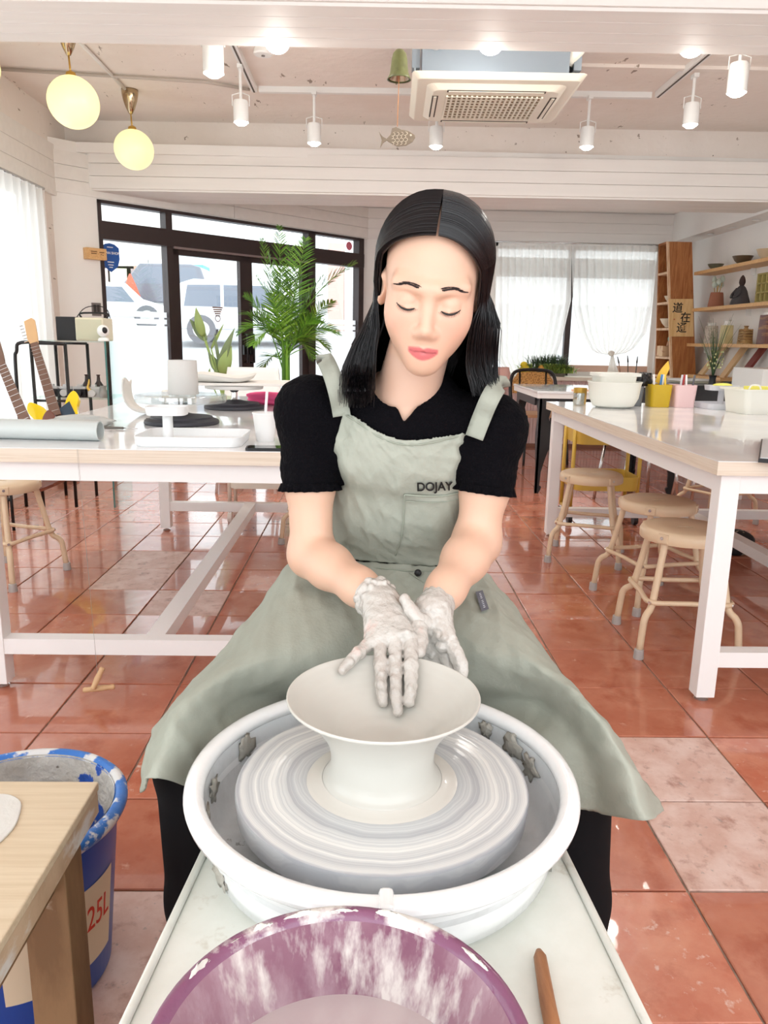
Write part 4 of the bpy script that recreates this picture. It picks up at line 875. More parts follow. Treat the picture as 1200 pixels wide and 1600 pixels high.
t, c = boxpot('wrapped_vase', 'brown twisted wrap-textured vase on the long shelf', 1164, 1.112, .13, .125, mat_layers('wood_clay', (176,136,80), [((120,84,46), 7, .45, .6, (1,1,8)), ((206,176,120), 9, .55, .7, (1,1,5))], rough=.6, bump=.5, bscale=25), (.02,.03), MATS['wood_clay'])
for k in range(5): MB().tube([(c[0]+.05*math.cos(a), c[1]+.066*math.sin(a), c[2]+.02+k*.024+.006*math.sin(3*a+k)) for a in np.linspace(0, 2*math.pi, 22, endpoint=False)], .006, 6, closed=True).build('clay_band', MATS['wood_clay'], t, smooth=True)
boxpot('banded_vase', 'tall reddish brown banded vase with white shoulder on the long shelf', 1197, 1.112, .17, .235, mat_layers('banded_glaze', (104,52,44), [((160,110,66), 3, .5, .6, (1,1,9))], rough=.4), (.05,.03), MATS['white_glaze'])
for k, (px, py, dx, m, lb) in enumerate(((1093,583,20,(222,190,146),'pale pine plank leaning on the short shelf against the wall'),(1121,586,16,(216,178,132),'tan plank leaning behind the grass vase'),(1146,590,23,(128,52,44),'dark red lacquered plank leaning behind the grass vase'))):
    P = onx(px, py, 3.26); Q = np.array((3.385, P[1]-.24, P[2]+.30)); P[2] = .8105 if k == 0 else .7465
    R_ = np.array((0,-.105,0.0)); tag(MB().prism([P, P+R_, Q+R_, Q], (-.02,0,.008)).build('leaning_plank', mat('plank_%d' % k, m, .6)), lb, 'plank', 'planks leaning on the right wall')
# small things in the tower
P_ = lambda s, u: tw(s, .5, u)
for nm, lb, u, s, pr_, m in (('small_bowl', 'small cream bowl in the tower shelf', .567+.016, .3, bowlp(.055,.055), mat('cream_glaze', (232,216,190), .45)), ('serving_bowl', 'wide cream bowl low in the tower shelf', .377+.016, .3, bowlp(.1,.085), MATS['cream_glaze']), ('tiny_cup', 'tiny tan cup beside the wide cream bowl', .377+.016, -.0, bowlp(.035,.04), M_sand)):
    p = P_(s, u); p = (p[0] if nm != 'tiny_cup' else p[0]+.04, p[1]+(.02 if nm != 'tiny_cup' else -.12), p[2]+.001); pot(nm, lb, 'bowl', p, pr_, m)
p = P_(.3,.172); tag(MB().box((p[0]-.02,p[1]+.05,p[2]+.055), (.15,.16,.105)).build('gift_box', mat_layers('kraft_box', (226,190,150), [((200,150,120), 14, .55, .6, None)], rough=.7), bevel=.003), 'small printed kraft box at the bottom of the tower shelf', 'box')
t = pot('green_figurine', 'small green topped figurine on the kraft box', 'figurine', (p[0]-.02,p[1],p[2]+.108), [(.028,0),(.024,.03),(.016,.05),(0,.05)], mat('fig_brown', (180,140,110), .6)); MB().ell((p[0]-.02,p[1],p[2]+.18), (.02,.02,.03), 12, 8).build('crown', mat('fig_green', (120,190,170), .5), t, smooth=True)
# ------------------------------------------------------------------ rack by the side window and what it carries
t = thing('metal_rack', 'black tubular rack with glass shelves by the side window', 'rack', (-1.9,5.05,0))
RX0, RX1, RY0, RY1 = -2.13, -1.62, 4.9, 5.28
for x in (RX0+.05,-1.87):
    for y in (RY0,RY1): MB().tube([(x,y,0),(x,y,1.03)], .011, 8).build('post', M_black, t, smooth=True)
MB().tube(catmull([(-2.19,RY0,.0),(-2.185,RY0,.85),(-2.17,RY0,.98),(-2.13,RY0,1.035),(-1.87,RY0,1.03)], 20), .011, 8).build('bent_tube', M_black, t, smooth=True)
for z in (1.03,.68): MB().tube([(RX0+.05,RY0,z),(-1.87,RY0,z)], .008, 8).build('cross_bar', M_black, t, smooth=True); MB().tube([(RX0+.05,RY1,z),(-1.87,RY1,z)], .008, 8).build('cross_bar', M_black, t, smooth=True)
M_gl = mat_glass('shelf_glass', (242,249,247), .05)
for z in (1.042,.692): MB().bx((-2.1,RY0,z), (RX1,RY1,z+.008)).build('glass_shelf', M_gl, t)
MB().bx((RX1-.008,RY0,.0), (RX1,RY1,1.042)).build('glass_side', M_gl, t)
for y in (RY0,): MB().bx((RX1-.009,y-.004,.0), (RX1+.001,y,1.05)).build('glass_edge', mat('glass_edge_green', (70,120,116), .2), t)
M_rad = mat('radio_cream', (226,220,196), .45)
t = thing('retro_radio', 'cream and black box speaker on top of the rack', 'speaker', (-1.83,5.08,1.05)); z = 1.0505
MB().bx((-1.95,4.98,z), (-1.83,5.16,z+.145)).build('side_panel', M_blk, t, bevel=.004); MB().bx((-1.83,4.975,z), (-1.655,5.165,z+.142)).build('case', M_rad, t, bevel=.008); MB().bx((-1.82,4.968,z+.012), (-1.665,4.975,z+.13)).build('grille', mat('radio_grille', (206,204,178), .7), t)
MB().tube(catmull([(-1.82,5.07,z+.142),(-1.82,5.07,z+.17),(-1.66,5.07,z+.17),(-1.66,5.07,z+.142)], 14), .006, 8).build('handle', M_blk, t, smooth=True)
MB().tube(catmull([(-2.0,5.2,z),(-1.93,5.2,z+.1),(-1.85,5.2,z+.2),(-1.76,5.2,z+.22),(-1.7,5.2,z+.2),(-1.68,5.2,z+.14)], 24), .003, 6).build('cable', M_blk, t, smooth=True)
t = thing('webcam_ball', 'small white spherical camera on a base next to the cream radio', 'camera', (-1.61,4.97,1.05)); c0 = (-1.642,4.93,1.05)
MB().lathe([(.032,0),(.034,.006),(.028,.02),(.012,.024)], (*c0[:2],1.0505), 20).build('base', M_white, t, autos=40); MB().ell((c0[0],c0[1],1.112), (.036,.036,.038), 18, 12).build('head', M_white, t, smooth=True); MB().ell((c0[0]+.016,c0[1]-.022,1.116), (.018,.016,.02), 12, 8).build('lens', M_blk, t, smooth=True)
for k in range(4):
    x = -2.0+.088*k; nm_ = ('black camera with silver top at the guitar end of the rack shelf', 'black camera with silver top, second along the rack shelf', 'silver topped camera between the other cameras on the rack', 'light silver camera next to the dark vases on the rack')[k]
    t = thing('film_camera', nm_, 'camera', (x,4.98,.70), 'cameras on the rack'); z = .7005; mm = M_blk if k < 3 else mat('camera_silver', (200,200,200), .35)
    MB().bx((x-.038,4.96,z), (x+.038,4.995,z+.05)).build('body', mm, t, bevel=.004); MB().bx((x-.038,4.96,z+.05), (x+.038,4.995,z+.066)).build('top_plate', mat('camera_silver', (200,200,200), .35), t, bevel=.003)
    MB().bx((x-.014,4.957,z+.062), (x+.014,4.99,z+.08)).build('prism', MATS['camera_silver'], t, bevel=.003); bb = MB(); bb.tube([(x,4.96,z+.028),(x,4.925,z+.028)], .022, 18); bb.build('lens', M_blk if k % 2 == 0 else MATS['camera_silver'], t, autos=40)
M_vb = mat('vase_black_brown', (46,30,28), .3)
for k, (x, lb) in enumerate(((-1.795,'slim dark bottle vase beside the silver camera on the rack'),(-1.72,'second slim dark bottle vase on the rack'))):
    t = pot('bottle_vase', lb, 'vase', (x,5.02,.7005), [(.02,0),(.032,.01),(.036,.04),(.028,.075),(.012,.1),(.009,.13),(.013,.14),(.01,.14)], M_vb, group='dark vases on the rack')
t = pot('small_pitcher', 'little grey and black pitcher at the glass end of the rack', 'pitcher', (-1.668,4.95,.7005), [(.024,0),(.028,.01),(.026,.03),(.016,.055),(.02,.075),(.017,.075)], mat('pitcher_grey', (150,146,142), .4))
t = thing('brass_figurine', 'slender brass bird figurine between the dark vases', 'figurine', (-1.757,4.95,.711)); MB().tube(catmull([(-1.75,4.95,.711),(-1.75,4.95,.735),(-1.765,4.95,.76),(-1.757,4.95,.79),(-1.755,4.95,.815)], 14), [.01,.013,.014,.013,.012,.011,.01,.009,.008,.007,.007,.006,.005,.003], 8).build('bird', M_gold, t, smooth=True)

# guitars leaning by the rack
def guitar(label, body_c, head, bodym, guardm, neckm, scale=1.0, headm=None):
    """body_c: lower body centre, head: tip of headstock"""
    B, Hd = np.array(body_c, float), np.array(head, float); up = (Hd-B)/np.linalg.norm(Hd-B); n = np.array((.25,-1,.0)); n -= up*(n@up); n /= np.linalg.norm(n); sd = np.cross(up, n)
    t = thing('electric_guitar', label, 'guitar', tuple(B-(0,0,.2)), 'guitars leaning by the rack')
    W = lambda a, b, c=0: tuple(B+sd*a+up*b+n*c)
    ol = [(0,-.21),(.1,-.2),(.155,-.14),(.16,-.06),(.12,.02),(.118,.08),(.145,.14),(.13,.19),(.09,.17),(.05,.11),(.03,.10),(-.03,.10),(-.06,.15),(-.12,.2),(-.145,.15),(-.12,.08),(-.115,.02),(-.16,-.06),(-.155,-.14),(-.1,-.2)]
    P = catmull([(x,y,0) for x, y in ol+ol[:1]], 70)[:-1]; MB().prism([W(x,y,-.02) for x, y, _ in P], tuple(n*.04)).build('body', bodym, t, bevel=.006)
    gd = [(.02,.1),(.09,.13),(.1,.05),(.1,-.02),(.12,-.09),(.05,-.1),(-.04,-.06),(-.05,.02),(-.03,.1)]; MB().prism([W(x,y,.0205) for x, y in gd], tuple(n*.003)).build('pickguard', guardm, t)
    L = np.linalg.norm(Hd-B)
    MB().prism([W(-.028,.06,.022), W(.028,.06,.022), W(.021,L-.17,.022), W(-.021,L-.17,.022)], tuple(n*.02)).build('neck', neckm, t)
    for k in range(14): z_ = .09+(L-.27)*(1-.94**k)/(1-.94**14); MB().prism([W(-.026,z_,.042), W(.026,z_,.042), W(.026,z_+.002,.042), W(-.026,z_+.002,.042)], tuple(n*.0015)).build('fret', M_chrome, t)
    hs = [(-.022,-.17),(.022,-.17),(.03,-.12),(.04,-.02),(.025,0),(-.02,-.01),(-.03,-.13)]; MB().prism([W(x,L+y,.018) for x, y in hs], tuple(n*.014)).build('headstock', headm or neckm, t)
    for k in range(6): MB().tube([W(-.024-.002*k,L-.14+.022*k,.025), W(-.052,L-.14+.022*k,.025)], .004, 6).build('tuning_peg', M_chrome, t)
    MB().prism([W(-.035,-.1,.0225), W(.035,-.1,.0225), W(.035,-.07,.0225), W(-.035,-.07,.0225)], tuple(n*.008)).build('bridge', M_chrome, t)
    return t
M_map, M_ros = mat('maple', (222,180,132), .4), mat('rosewood', (120,90,76), .5)
h_ = ony(45,503,4.72); b_ = ony(95,668,4.40)
guitar('yellow electric guitar with maple headstock leaning against the rack', tuple(b_), tuple(h_), mat('guitar_yellow', (250,216,30), .2, coat=.5), mat('guard_navy', (50,70,90), .3), M_ros, headm=M_map)
h_ = ony(-12,530,4.36); b_ = ony(62,705,4.06)
guitar('dark guitar with fretted rosewood neck standing beside the yellow guitar', tuple(b_), tuple(h_), mat('guitar_sunburst', (110,60,44), .2, coat=.5), M_blk, M_ros)
t = thing('guitar_stand', 'black folding guitar stand under the table end', 'stand', (-2.05,4.4,0))
for a, b in (((-2.156,4.56,.0),(-2.06,4.42,.5)), ((-1.988,4.266,.0),(-2.05,4.4,.5)), ((-2.1,4.3,.0),(-2.06,4.41,.5)), ((-2.1,4.42,.16),(-2.03,4.34,.16))): MB().tube([a,b], .009, 8).build('leg', M_black, t, smooth=True)
t = thing('power_cable', 'loose black cable and adapter on the floor under the table', 'cable', (-2.0,5.6,0)); pc = onz(72,752,0)
MB().tube(catmull([(pc[0]-.2,pc[1]+.1,.008),(pc[0]-.05,pc[1]-.1,.008),(pc[0]+.1,pc[1]-.12,.008),(pc[0]+.1,pc[1]+.05,.008),(pc[0]-.05,pc[1]+.06,.03),(pc[0]-.12,pc[1]+.12,.008)], 40), .006, 6).build('cord', M_blk, t, smooth=True); MB().box((pc[0]+.14,pc[1]+.12,.02), (.12,.06,.04)).build('adapter', M_blk, t, bevel=.004)

# plaque, switch and shield sticker by the door
t = thing('wooden_plaque', 'small wooden nameplate block on the white pier by the shop window', 'sign', dg(-.085,.03,1.70)); pq = MB(); dbox(pq, -.165, .0, 1.66, 1.745, .0, .055); pq.build('block', M_pine, t, bevel=.002)
for k, (s0, z0, w_) in enumerate(((-.13,1.715,.05),(-.128,1.70,.045),(-.06,1.712,.04),(-.05,1.695,.008),(-.035,1.692,.006))): q = MB(); dbox(q, s0, s0+w_, z0, z0+.007, .055, .0565); q.build('burnt_lettering', mat('burnt', (120,84,50), .8), t)
t = thing('wall_switch', 'grey twin switch plate on the white pier', 'switch', dg(-.085,.0,1.28)); q = MB(); dbox(q, -.125, -.05, 1.235, 1.335, 0, .008); q.build('plate', mat('switch_grey', (120,112,110), .4), t)
for s0 in (-.112,-.084): q = MB(); dbox(q, s0, s0+.02, 1.25, 1.32, .008, .012); q.build('rocker', mat('switch_dark', (44,40,40), .4), t)
t = thing('shield_sticker', 'blue shield sticker on the shop window glass', 'sticker', dg(.05,-.03,1.66)); sh = [(-.075,.085),(-.04,.11),(.0,.118),(.04,.11),(.075,.085),(.078,.0),(.06,-.06),(.0,-.105),(-.06,-.06),(-.078,.0)]
MB().prism([dg(.075+x,-.0335,1.685+z) for x, z in sh], tuple(np.append(DN*.001,0))).build('shield', mat('shield_blue', (34,92,176), .4), t)
text_mesh('lettering', 'CLEAN SHOP', .027, mat('sticker_white', (244,246,250), .5), t, dg(.072,-.0318,1.727), (math.pi/2,0,QA), depth=.0003, bold=.0006)
for dz, w_ in ((.083,.05),(-.03,.055),(-.052,.045),(-.07,.03)):
    q = MB(); dbox(q, .075-w_/2, .075+w_/2, 1.685+dz, 1.692+dz, -.0322, -.0316); q.build('print_line', MATS['sticker_white'], t)
t = thing('pink_sticker', 'round pink sticker in the transom glass beside the palm', 'sticker', dg(2.6,-.03,2.03)); s, z = ondg(549, 384); b = MB(); b.lathe([(.042,0),(.042,.001)], (0,0,0), 24)
b.v = [dg(s+x, -.034+zz, z+y) for x, y, zz in b.v]; b.build('disc', mat('sticker_pink', (240,130,150), .5), t)

# ------------------------------------------------------------------ plants by the door
def frond(mb, base, tip, sag, n, leaf, w, rn, twist):
    base, tip = np.array(base), np.array(tip); P = [base+(tip-base)*u+np.array((0,0,sag*4*u*(1-u)*(1-.3*u))) for u in np.linspace(0, 1, 14)]
    mb.cur = 0; mb.tube(P, [.006*(1-.8*u) for u in np.linspace(0, 1, 14)], 5)
    Q = catmull(P, 60)
    for k in range(n):
        u = .22+.78*k/(n-1); i = min(58, int(u*59)); p = Q[i]; d = Q[i+1]-Q[i]; d /= np.linalg.norm(d); s0 = np.cross(d, (0,0,1)); s0 /= np.linalg.norm(s0)+1e-9
        s0 = s0*math.cos(twist)+np.cross(d, s0)*math.sin(twist); nn = np.cross(s0, d)
        L = leaf*(math.sin(math.pi*min(1, .18+u*.78))**.7)*(.85+.3*rn.rand())
        for sg in (-1,1):
            v = s0*sg*.85+d*(.55+.35*u)+nn*.18+rn.randn(3)*.06; v /= np.linalg.norm(v); wv = np.cross(v, nn); wv /= np.linalg.norm(wv)+1e-9; mb.cur = rn.randint(3)
            pts = [p+v*L*q-np.array((0,0,.16*L*q*q)) for q in (0,.35,.7,1)]; mb.sheet([[a-wv*w*f, a+wv*w*f] for a, f in zip(pts, (.5,1,.8,.05))])
t = thing('areca_palm', 'tall green feathery palm in a pot in front of the glass door', 'plant', (-.66,6.30,0)); rn = np.random.RandomState(11)
MB().lathe([(.15,0),(.16,.01),(.19,.34),(.2,.36),(.18,.36),(.17,.3),(0,.3)], (-.66,6.30,0), 36).build('pot', mat('pot_white', (236,234,230), .4), t, autos=40)
pm = [mat('palm_a', (98,150,40), .5), mat('palm_b', (128,176,58), .5), mat('palm_c', (70,116,36), .5)]
tips = [((436,352),.02,.06),((408,372),.05,.1),((478,372),.05,.1),((556,410),.12,.0),((383,462),.14,-.1),((400,430),.06,.2),((505,430),.08,.1),((470,420),.05,-.2),((500,500),.12,.0),((395,540),.12,-.2),((520,470),.1,-.2),((440,420),.04,.1),((372,520),.16,0.),((425,460),.04,-.25),((465,480),.05,.25),((490,560),.12,.1),((530,520),.14,.1),((382,490),.12,.15),((418,395),.04,-.1),((455,385),.03,.15),((515,545),.14,-.1),((410,575),.12,.15)]
for k, ((px, py), sag, dy) in enumerate(tips):
    f = MB(); tipP = ony(px, py, 6.30+dy); b0 = (-.66+rn.uniform(-.03,.03), 6.3+rn.uniform(-.03,.03), .8+.25*rn.rand()); frond(f, b0, tipP, sag, 34, .185, .0046, rn, rn.uniform(-.5,.9))
    f.tube([(b0[0],b0[1],.3), b0], .008, 6); f.build('frond', pm, t)
t = thing('broad_leaf_plant', 'broad upright leafed plant in a pot in front of the door glass', 'plant', (-1.05,6.1,0))
MB().lathe([(.12,0),(.125,.01),(.15,.3),(.16,.32),(.14,.32),(.13,.27),(0,.27)], (-1.05,6.1,0), 32).build('pot', MATS['pot_white'], t, autos=40)
bl = [mat('leaf_broad', (130,150,108), .45), mat('leaf_broad_l', (160,184,110), .45)]
for k, (pa, pb, w, bend) in enumerate((((322,532),(296,498),.034,-.01),((318,526),(306,480),.034,.01),((343,582),(325,550),.035,-.01),((347,586),(362,540),.05,.012),((342,578),(367,512),.03,.015),((330,545),(350,505),.012,.0),((345,580),(352,545),.03,.0),((326,590),(328,575),.01,0),((343,570),(335,520),.012,0))):
    A, Bq = ony(*pa, 6.1), ony(*pb, 6.08); d = Bq-A; L = np.linalg.norm(d); d /= L; sd = np.array((d[2],.25,-d[0])); sd /= np.linalg.norm(sd); G = []
    for u in np.linspace(0, 1, 9): p = A+d*L*u+np.array((0,-bend*8*u*(1-u),0)); ww = w*math.sin(math.pi*(.06+.94*u)**.75)+.001; G.append([p-sd*ww+np.array((0,-ww*.35,0)), p, p+sd*ww+np.array((0,-ww*.35,0))])
    MB().sheet(G).build('leaf', bl[k % 2], t, smooth=True, solid=.001); MB().tube(catmull([(-1.05,6.1,.27),(-1.05+(A[0]+1.05)*.5,6.1,(.27+A[2])/2+.04),tuple(A)], 8), .006, 6).build('stem', bl[1], t, smooth=True)

# ------------------------------------------------------------------ street outside, seen through the glass
def gz(Y): return -.12+(Y-8.5)*.09            # the street climbs away from the shop
def slab_px(name, m, par, x0, y0, x1, y1, Y, d=.4):
    a, b = ony(x0, y1, Y), ony(x1, y0, Y); return MB().bx((a[0],Y,a[2]), (b[0],Y+d,b[2])).build(name, m, par)
t = thing('garage_building', 'pale building up the street with an open parking bay', 'building', (-10.5,36,gz(36)))
Mb = mat('pale_facade', (236,230,224), .8)
slab_px('upper_wall', Mb, t, 120, 300, 275, 418, 36, .5); slab_px('wall', mat('cream_facade', (244,234,212), .8), t, 174, 416, 204, 520, 36); slab_px('wall', mat('rose_facade', (226,200,194), .8), t, 120, 416, 171, 520, 36)
slab_px('pillar', mat('grey_pillar', (190,176,178), .8), t, 203, 416, 213, 520, 36); slab_px('pillar', mat('salmon_pillar', (228,190,168), .8), t, 214, 416, 227, 520, 35.8); slab_px('bay_back', mat('bay_grey', (150,152,158), .9), t, 226, 416, 275, 520, 39)
for q in ((188,388,208,413),(214,400,232,421),(232,406,256,421)): slab_px('sign_box', mat('sign_white', (246,246,246), .6), t, *q, 35)
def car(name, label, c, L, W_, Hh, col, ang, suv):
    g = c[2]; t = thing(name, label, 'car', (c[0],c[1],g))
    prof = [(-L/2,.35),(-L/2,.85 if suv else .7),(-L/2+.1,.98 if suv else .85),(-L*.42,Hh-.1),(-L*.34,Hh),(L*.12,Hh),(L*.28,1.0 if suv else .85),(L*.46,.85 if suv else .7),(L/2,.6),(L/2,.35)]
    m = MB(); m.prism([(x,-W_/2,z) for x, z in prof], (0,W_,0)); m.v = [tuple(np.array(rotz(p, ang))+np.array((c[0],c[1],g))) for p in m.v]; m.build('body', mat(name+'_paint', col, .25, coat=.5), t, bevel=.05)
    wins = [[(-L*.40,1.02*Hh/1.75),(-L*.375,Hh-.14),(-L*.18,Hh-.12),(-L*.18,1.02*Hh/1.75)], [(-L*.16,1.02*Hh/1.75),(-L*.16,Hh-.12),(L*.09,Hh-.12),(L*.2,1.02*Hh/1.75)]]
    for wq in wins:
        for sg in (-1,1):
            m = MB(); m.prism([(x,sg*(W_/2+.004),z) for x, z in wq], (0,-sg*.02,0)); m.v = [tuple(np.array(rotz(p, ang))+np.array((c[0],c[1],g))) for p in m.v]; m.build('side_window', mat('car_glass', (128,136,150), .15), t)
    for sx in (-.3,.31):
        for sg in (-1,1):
            m = MB(); m.tube([(sx*L,sg*(W_/2-.2),.34),(sx*L,sg*(W_/2+.02),.34)], .34, 20); m.v = [tuple(np.array(rotz(p, ang))+np.array((c[0],c[1],g))) for p in m.v]; wo = m.build('wheel', mat('tyre', (120,120,126), .8), t, autos=40)  # tyres coloured pale, standing for the glare washed over the door glass
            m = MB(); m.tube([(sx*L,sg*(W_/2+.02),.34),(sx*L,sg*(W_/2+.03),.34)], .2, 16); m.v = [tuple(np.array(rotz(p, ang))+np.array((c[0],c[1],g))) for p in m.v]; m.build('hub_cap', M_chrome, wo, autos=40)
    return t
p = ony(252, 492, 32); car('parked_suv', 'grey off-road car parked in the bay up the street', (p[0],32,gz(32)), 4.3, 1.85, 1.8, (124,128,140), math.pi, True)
p = ony(392, 520, 20); car('parked_car', 'white hatchback parked beyond the glass door', (p[0],20,gz(20)), 3.9, 1.65, 1.5, (240,242,246), .15, False)  # pale body and windows carry the blurry door glass reflections in their colour
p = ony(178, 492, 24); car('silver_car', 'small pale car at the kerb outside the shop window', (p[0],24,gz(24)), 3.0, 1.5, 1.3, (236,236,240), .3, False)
t = thing('street_building', 'white shop building with blue awning up the street', 'building', (-6.5,32,gz(30))); slab_px('wall', mat('white_facade', (246,246,246), .8), t, 278, 330, 380, 520, 38)
slab_px('awning', mat('awning_blue', (120,200,220), .6), t, 289, 414, 317, 425, 36.5, 1.5); slab_px('entrance', mat('glass_pale', (150,172,196), .3), t, 297, 432, 315, 480, 37.9, .05); slab_px('planter', mat('kerb_yellow', (226,214,150), .8), t, 287, 459, 298, 470, 37.5)
t = thing('brick_house', 'salmon brick house front beyond the right shop pane', 'building', (-.4,16,gz(16))); slab_px('wall', mat('salmon_wall', (232,186,176), .8), t, 512, 380, 538, 570, 16); slab_px('white_wall', mat('white_facade', (246,246,246), .8), t, 542, 380, 566, 570, 16)
p = ony(206, 485, 30); t = thing('folded_parasol', 'orange red folded parasol standing by the pillar outside', 'parasol', (p[0],30,gz(30))); MB().lathe([(.05,0),(.05,.3),(.3,.35),(.34,.7),(.2,1.1),(.03,1.5)], (p[0],30,gz(30)), 16).build('canopy', mat('tent_red', (232,104,80), .6), t, autos=40)
# ------------------------------------------------------------------ ceiling fixtures
M_bulb = mat('lamp_glow', (255,255,250), .5, emit=(255,252,244), estr=14)
M_globe = mat('globe_glow', (236,226,170), .3, emit=(255,244,176), estr=.62)
CZ = 2.70
def lamp_light(name, loc, w_, r, parent, col=(1,.95,.88), spot=False):
    ld = bpy.data.lights.new(name, 'SPOT' if spot else 'POINT'); ld.energy = w_; ld.shadow_soft_size = r; ld.color = col
    if spot: ld.spot_size = math.radians(110); ld.spot_blend = .9
    o = bpy.data.objects.new(name, ld); COL.objects.link(o); o.parent = parent; org = parent['_o']; o.location = [a-b for a, b in zip(loc, org)]; return o
# tracks
t = thing('lamp_track', 'white track rail on the ceiling left of the wind chime', 'track', (-.77,4.9,2.66)); MB().bx((-.79,3.9,2.665), (-.752,5.56,2.6995)).build('rail', M_white, t); MB().bx((-.776,3.9,2.662), (-.766,5.56,2.666)).build('slot', mat('slot_shadow', (90,84,80), .7), t)
t = thing('lamp_track', 'white track rail on the ceiling right of the air conditioner', 'track', (1.86,4.9,2.66)); MB().bx((1.845,3.9,2.665), (1.883,5.45,2.6995)).build('rail', M_white, t); MB().bx((1.859,3.9,2.662), (1.869,5.45,2.666)).build('slot', MATS['slot_shadow'], t)
t = thing('lamp_track', 'white track rail running across the ceiling behind the air conditioner', 'track', (.5,5.5,2.66)); b = MB(); b.box((.545,5.52,2.682), (2.57,.036,.035), -.035); b.build('rail', M_white, t)
def spotlamp(label, px, pyb, Y, h, r, tilt=0.0):
    """px,pyb: bottom of the glowing end on the photo"""
    P = ony(px, pyb, Y); x, z0 = P[0], P[2]; zt_ = z0+h
    t = thing('track_spotlight', label, 'spotlight', (x,Y,zt_), 'white track spotlights')
    MB().lathe([(r*.98,.02),(r,.03),(r,h-.012),(r*.9,h),(0,h)], (x,Y,z0), 28, False, False).build('housing', M_white, t, autos=40)
    MB().lathe([(0,0),(r*.5,.004),(r*.8,.014),(r*.95,.032),(r*.9,.045)], (x,Y,z0), 24, False, False).build('bulb', M_bulb, t, smooth=True)
    MB().tube([(x,Y,zt_),(x,Y,2.665)], .009, 8).build('stem', M_white, t); MB().box((x,Y,2.655), (.03,.06,.022)).build('track_adapter', M_white, t)
    MB().tube([(x-r-.006,Y,zt_-.03),(x-r-.006,Y,zt_+.03),(x,Y,zt_+.045),(x+r+.006,Y,zt_+.03),(x+r+.006,Y,zt_-.03)], .003, 6).build('yoke', M_white, t)
    lamp_light('lamp_light', (x,Y,z0-.03), 20, .05, t, spot=True); return t
spotlamp('white spotlight hanging near the smoke detector, closest to the front beam', 334, 122, 4.25, .17, .052)
spotlamp('white spotlight at the corner of the left track', 377, 197, 5.05, .14, .045)
spotlamp('white spotlight on the cross track between left track and fish chime', 491, 229, 5.52, .14, .045)
spotlamp('white spotlight on the cross track under the air conditioner edge', 681, 234, 5.50, .14, .045)
spotlamp('white spotlight on the cross track right of the air conditioner', 916, 235, 5.46, .14, .045)
spotlamp('white spotlight in the middle of the right track', 1078, 201, 5.0, .14, .045)
spotlamp('white spotlight on the right track by the front beam', 1150, 152, 4.35, .16, .05)
for k, (px, py) in enumerate(((433,68),(767,70),(1081,74))):
    Y = 3.95; P = ony(px, py, Y); t = thing('ceiling_bulb', ('bare glowing bulb beside the smoke detector behind the front beam', 'bare glowing bulb in front of the air conditioner', 'bare glowing bulb left of the right track')[k], 'bulb', (P[0],Y,CZ), 'bare bulbs behind the front beam')
    MB().ell((P[0],Y,P[2]), (.056,.056,.042), 20, 12).build('globe', M_bulb, t, smooth=True); MB().tube([(P[0],Y,P[2]+.035),(P[0],Y,2.699)], .02, 12).build('socket', M_white, t, smooth=True); lamp_light('lamp_light', (P[0],Y,P[2]-.1), 5, .05, t)
def pendant(label, pc, pg, Y, rg):
    C_ = ony(*pc, Y); G_ = ony(*pg, Y); x = C_[0]; gz = G_[2]
    t = thing('globe_pendant', label, 'pendant lamp', (x,Y,CZ), 'cream globe pendants')
    MB().lathe([(0,-.155),(.012,-.15),(.03,-.115),(.046,-.07),(.054,-.03),(.056,-.001)], (x,Y,CZ), 28, False, True).build('canopy', mat('bronze_chrome', (190,170,140), .12, metal=1), t, smooth=True)
    MB().tube([(x,Y,CZ-.15),(x+.005,Y,gz+rg*.9)], .005, 8).build('rod', M_gold, t, smooth=True); MB().lathe([(.03,0),(.025,.02),(.008,.03)], (x+.005,Y,gz+rg*.93), 18).build('fitter', M_gold, t, autos=40)
    b = MB(); b.ell((x+.01,Y,gz), (rg,rg,rg*.97), 32, 20, Euler((0,.35,0)).to_matrix()); b.build('globe', M_globe, t, smooth=True); return t
pendant('cream glowing globe pendant with chrome canopy near the front beam', (105,52), (111,160), 4.6, .136)
pendant('cream glowing globe pendant farther along, by the dark corner beam', (203,150), (206,234), 5.7, .132)
P = ony(-2,104,4.45); t = thing('globe_pendant', 'cream globe pendant cut off by the picture border at the side wall', 'pendant lamp', (P[0]-.1,4.45,CZ), 'cream globe pendants'); MB().ell((P[0]-.12,4.45,P[2]), (.12,.12,.12), 24, 14).build('globe', M_globe, t, smooth=True); MB().tube([(P[0]-.12,4.45,P[2]+.1),(P[0]-.12,4.45,2.699)], .005, 8).build('rod', M_gold, t)
t = thing('ceiling_conduit', 'thin pale conduit between the two globe pendants', 'conduit', (-1.64,5.15,2.68)); MB().tube([(-1.64,4.66,2.688),(-1.64,5.64,2.688)], .0105, 10).build('pipe', M_white, t, smooth=True)
t = thing('ceiling_conduit', 'grey cable conduit along the ceiling from pendant to smoke detector', 'conduit', (-1.2,4.6,2.68)); p1 = onz(0,108,2.685); p2 = onz(320,128,2.685); p3 = onz(390,140,2.685); MB().tube([tuple(p1), tuple(p2), tuple(p3)], .010, 8).build('pipe', mat('conduit_grey', (196,186,176), .5), t, smooth=True)
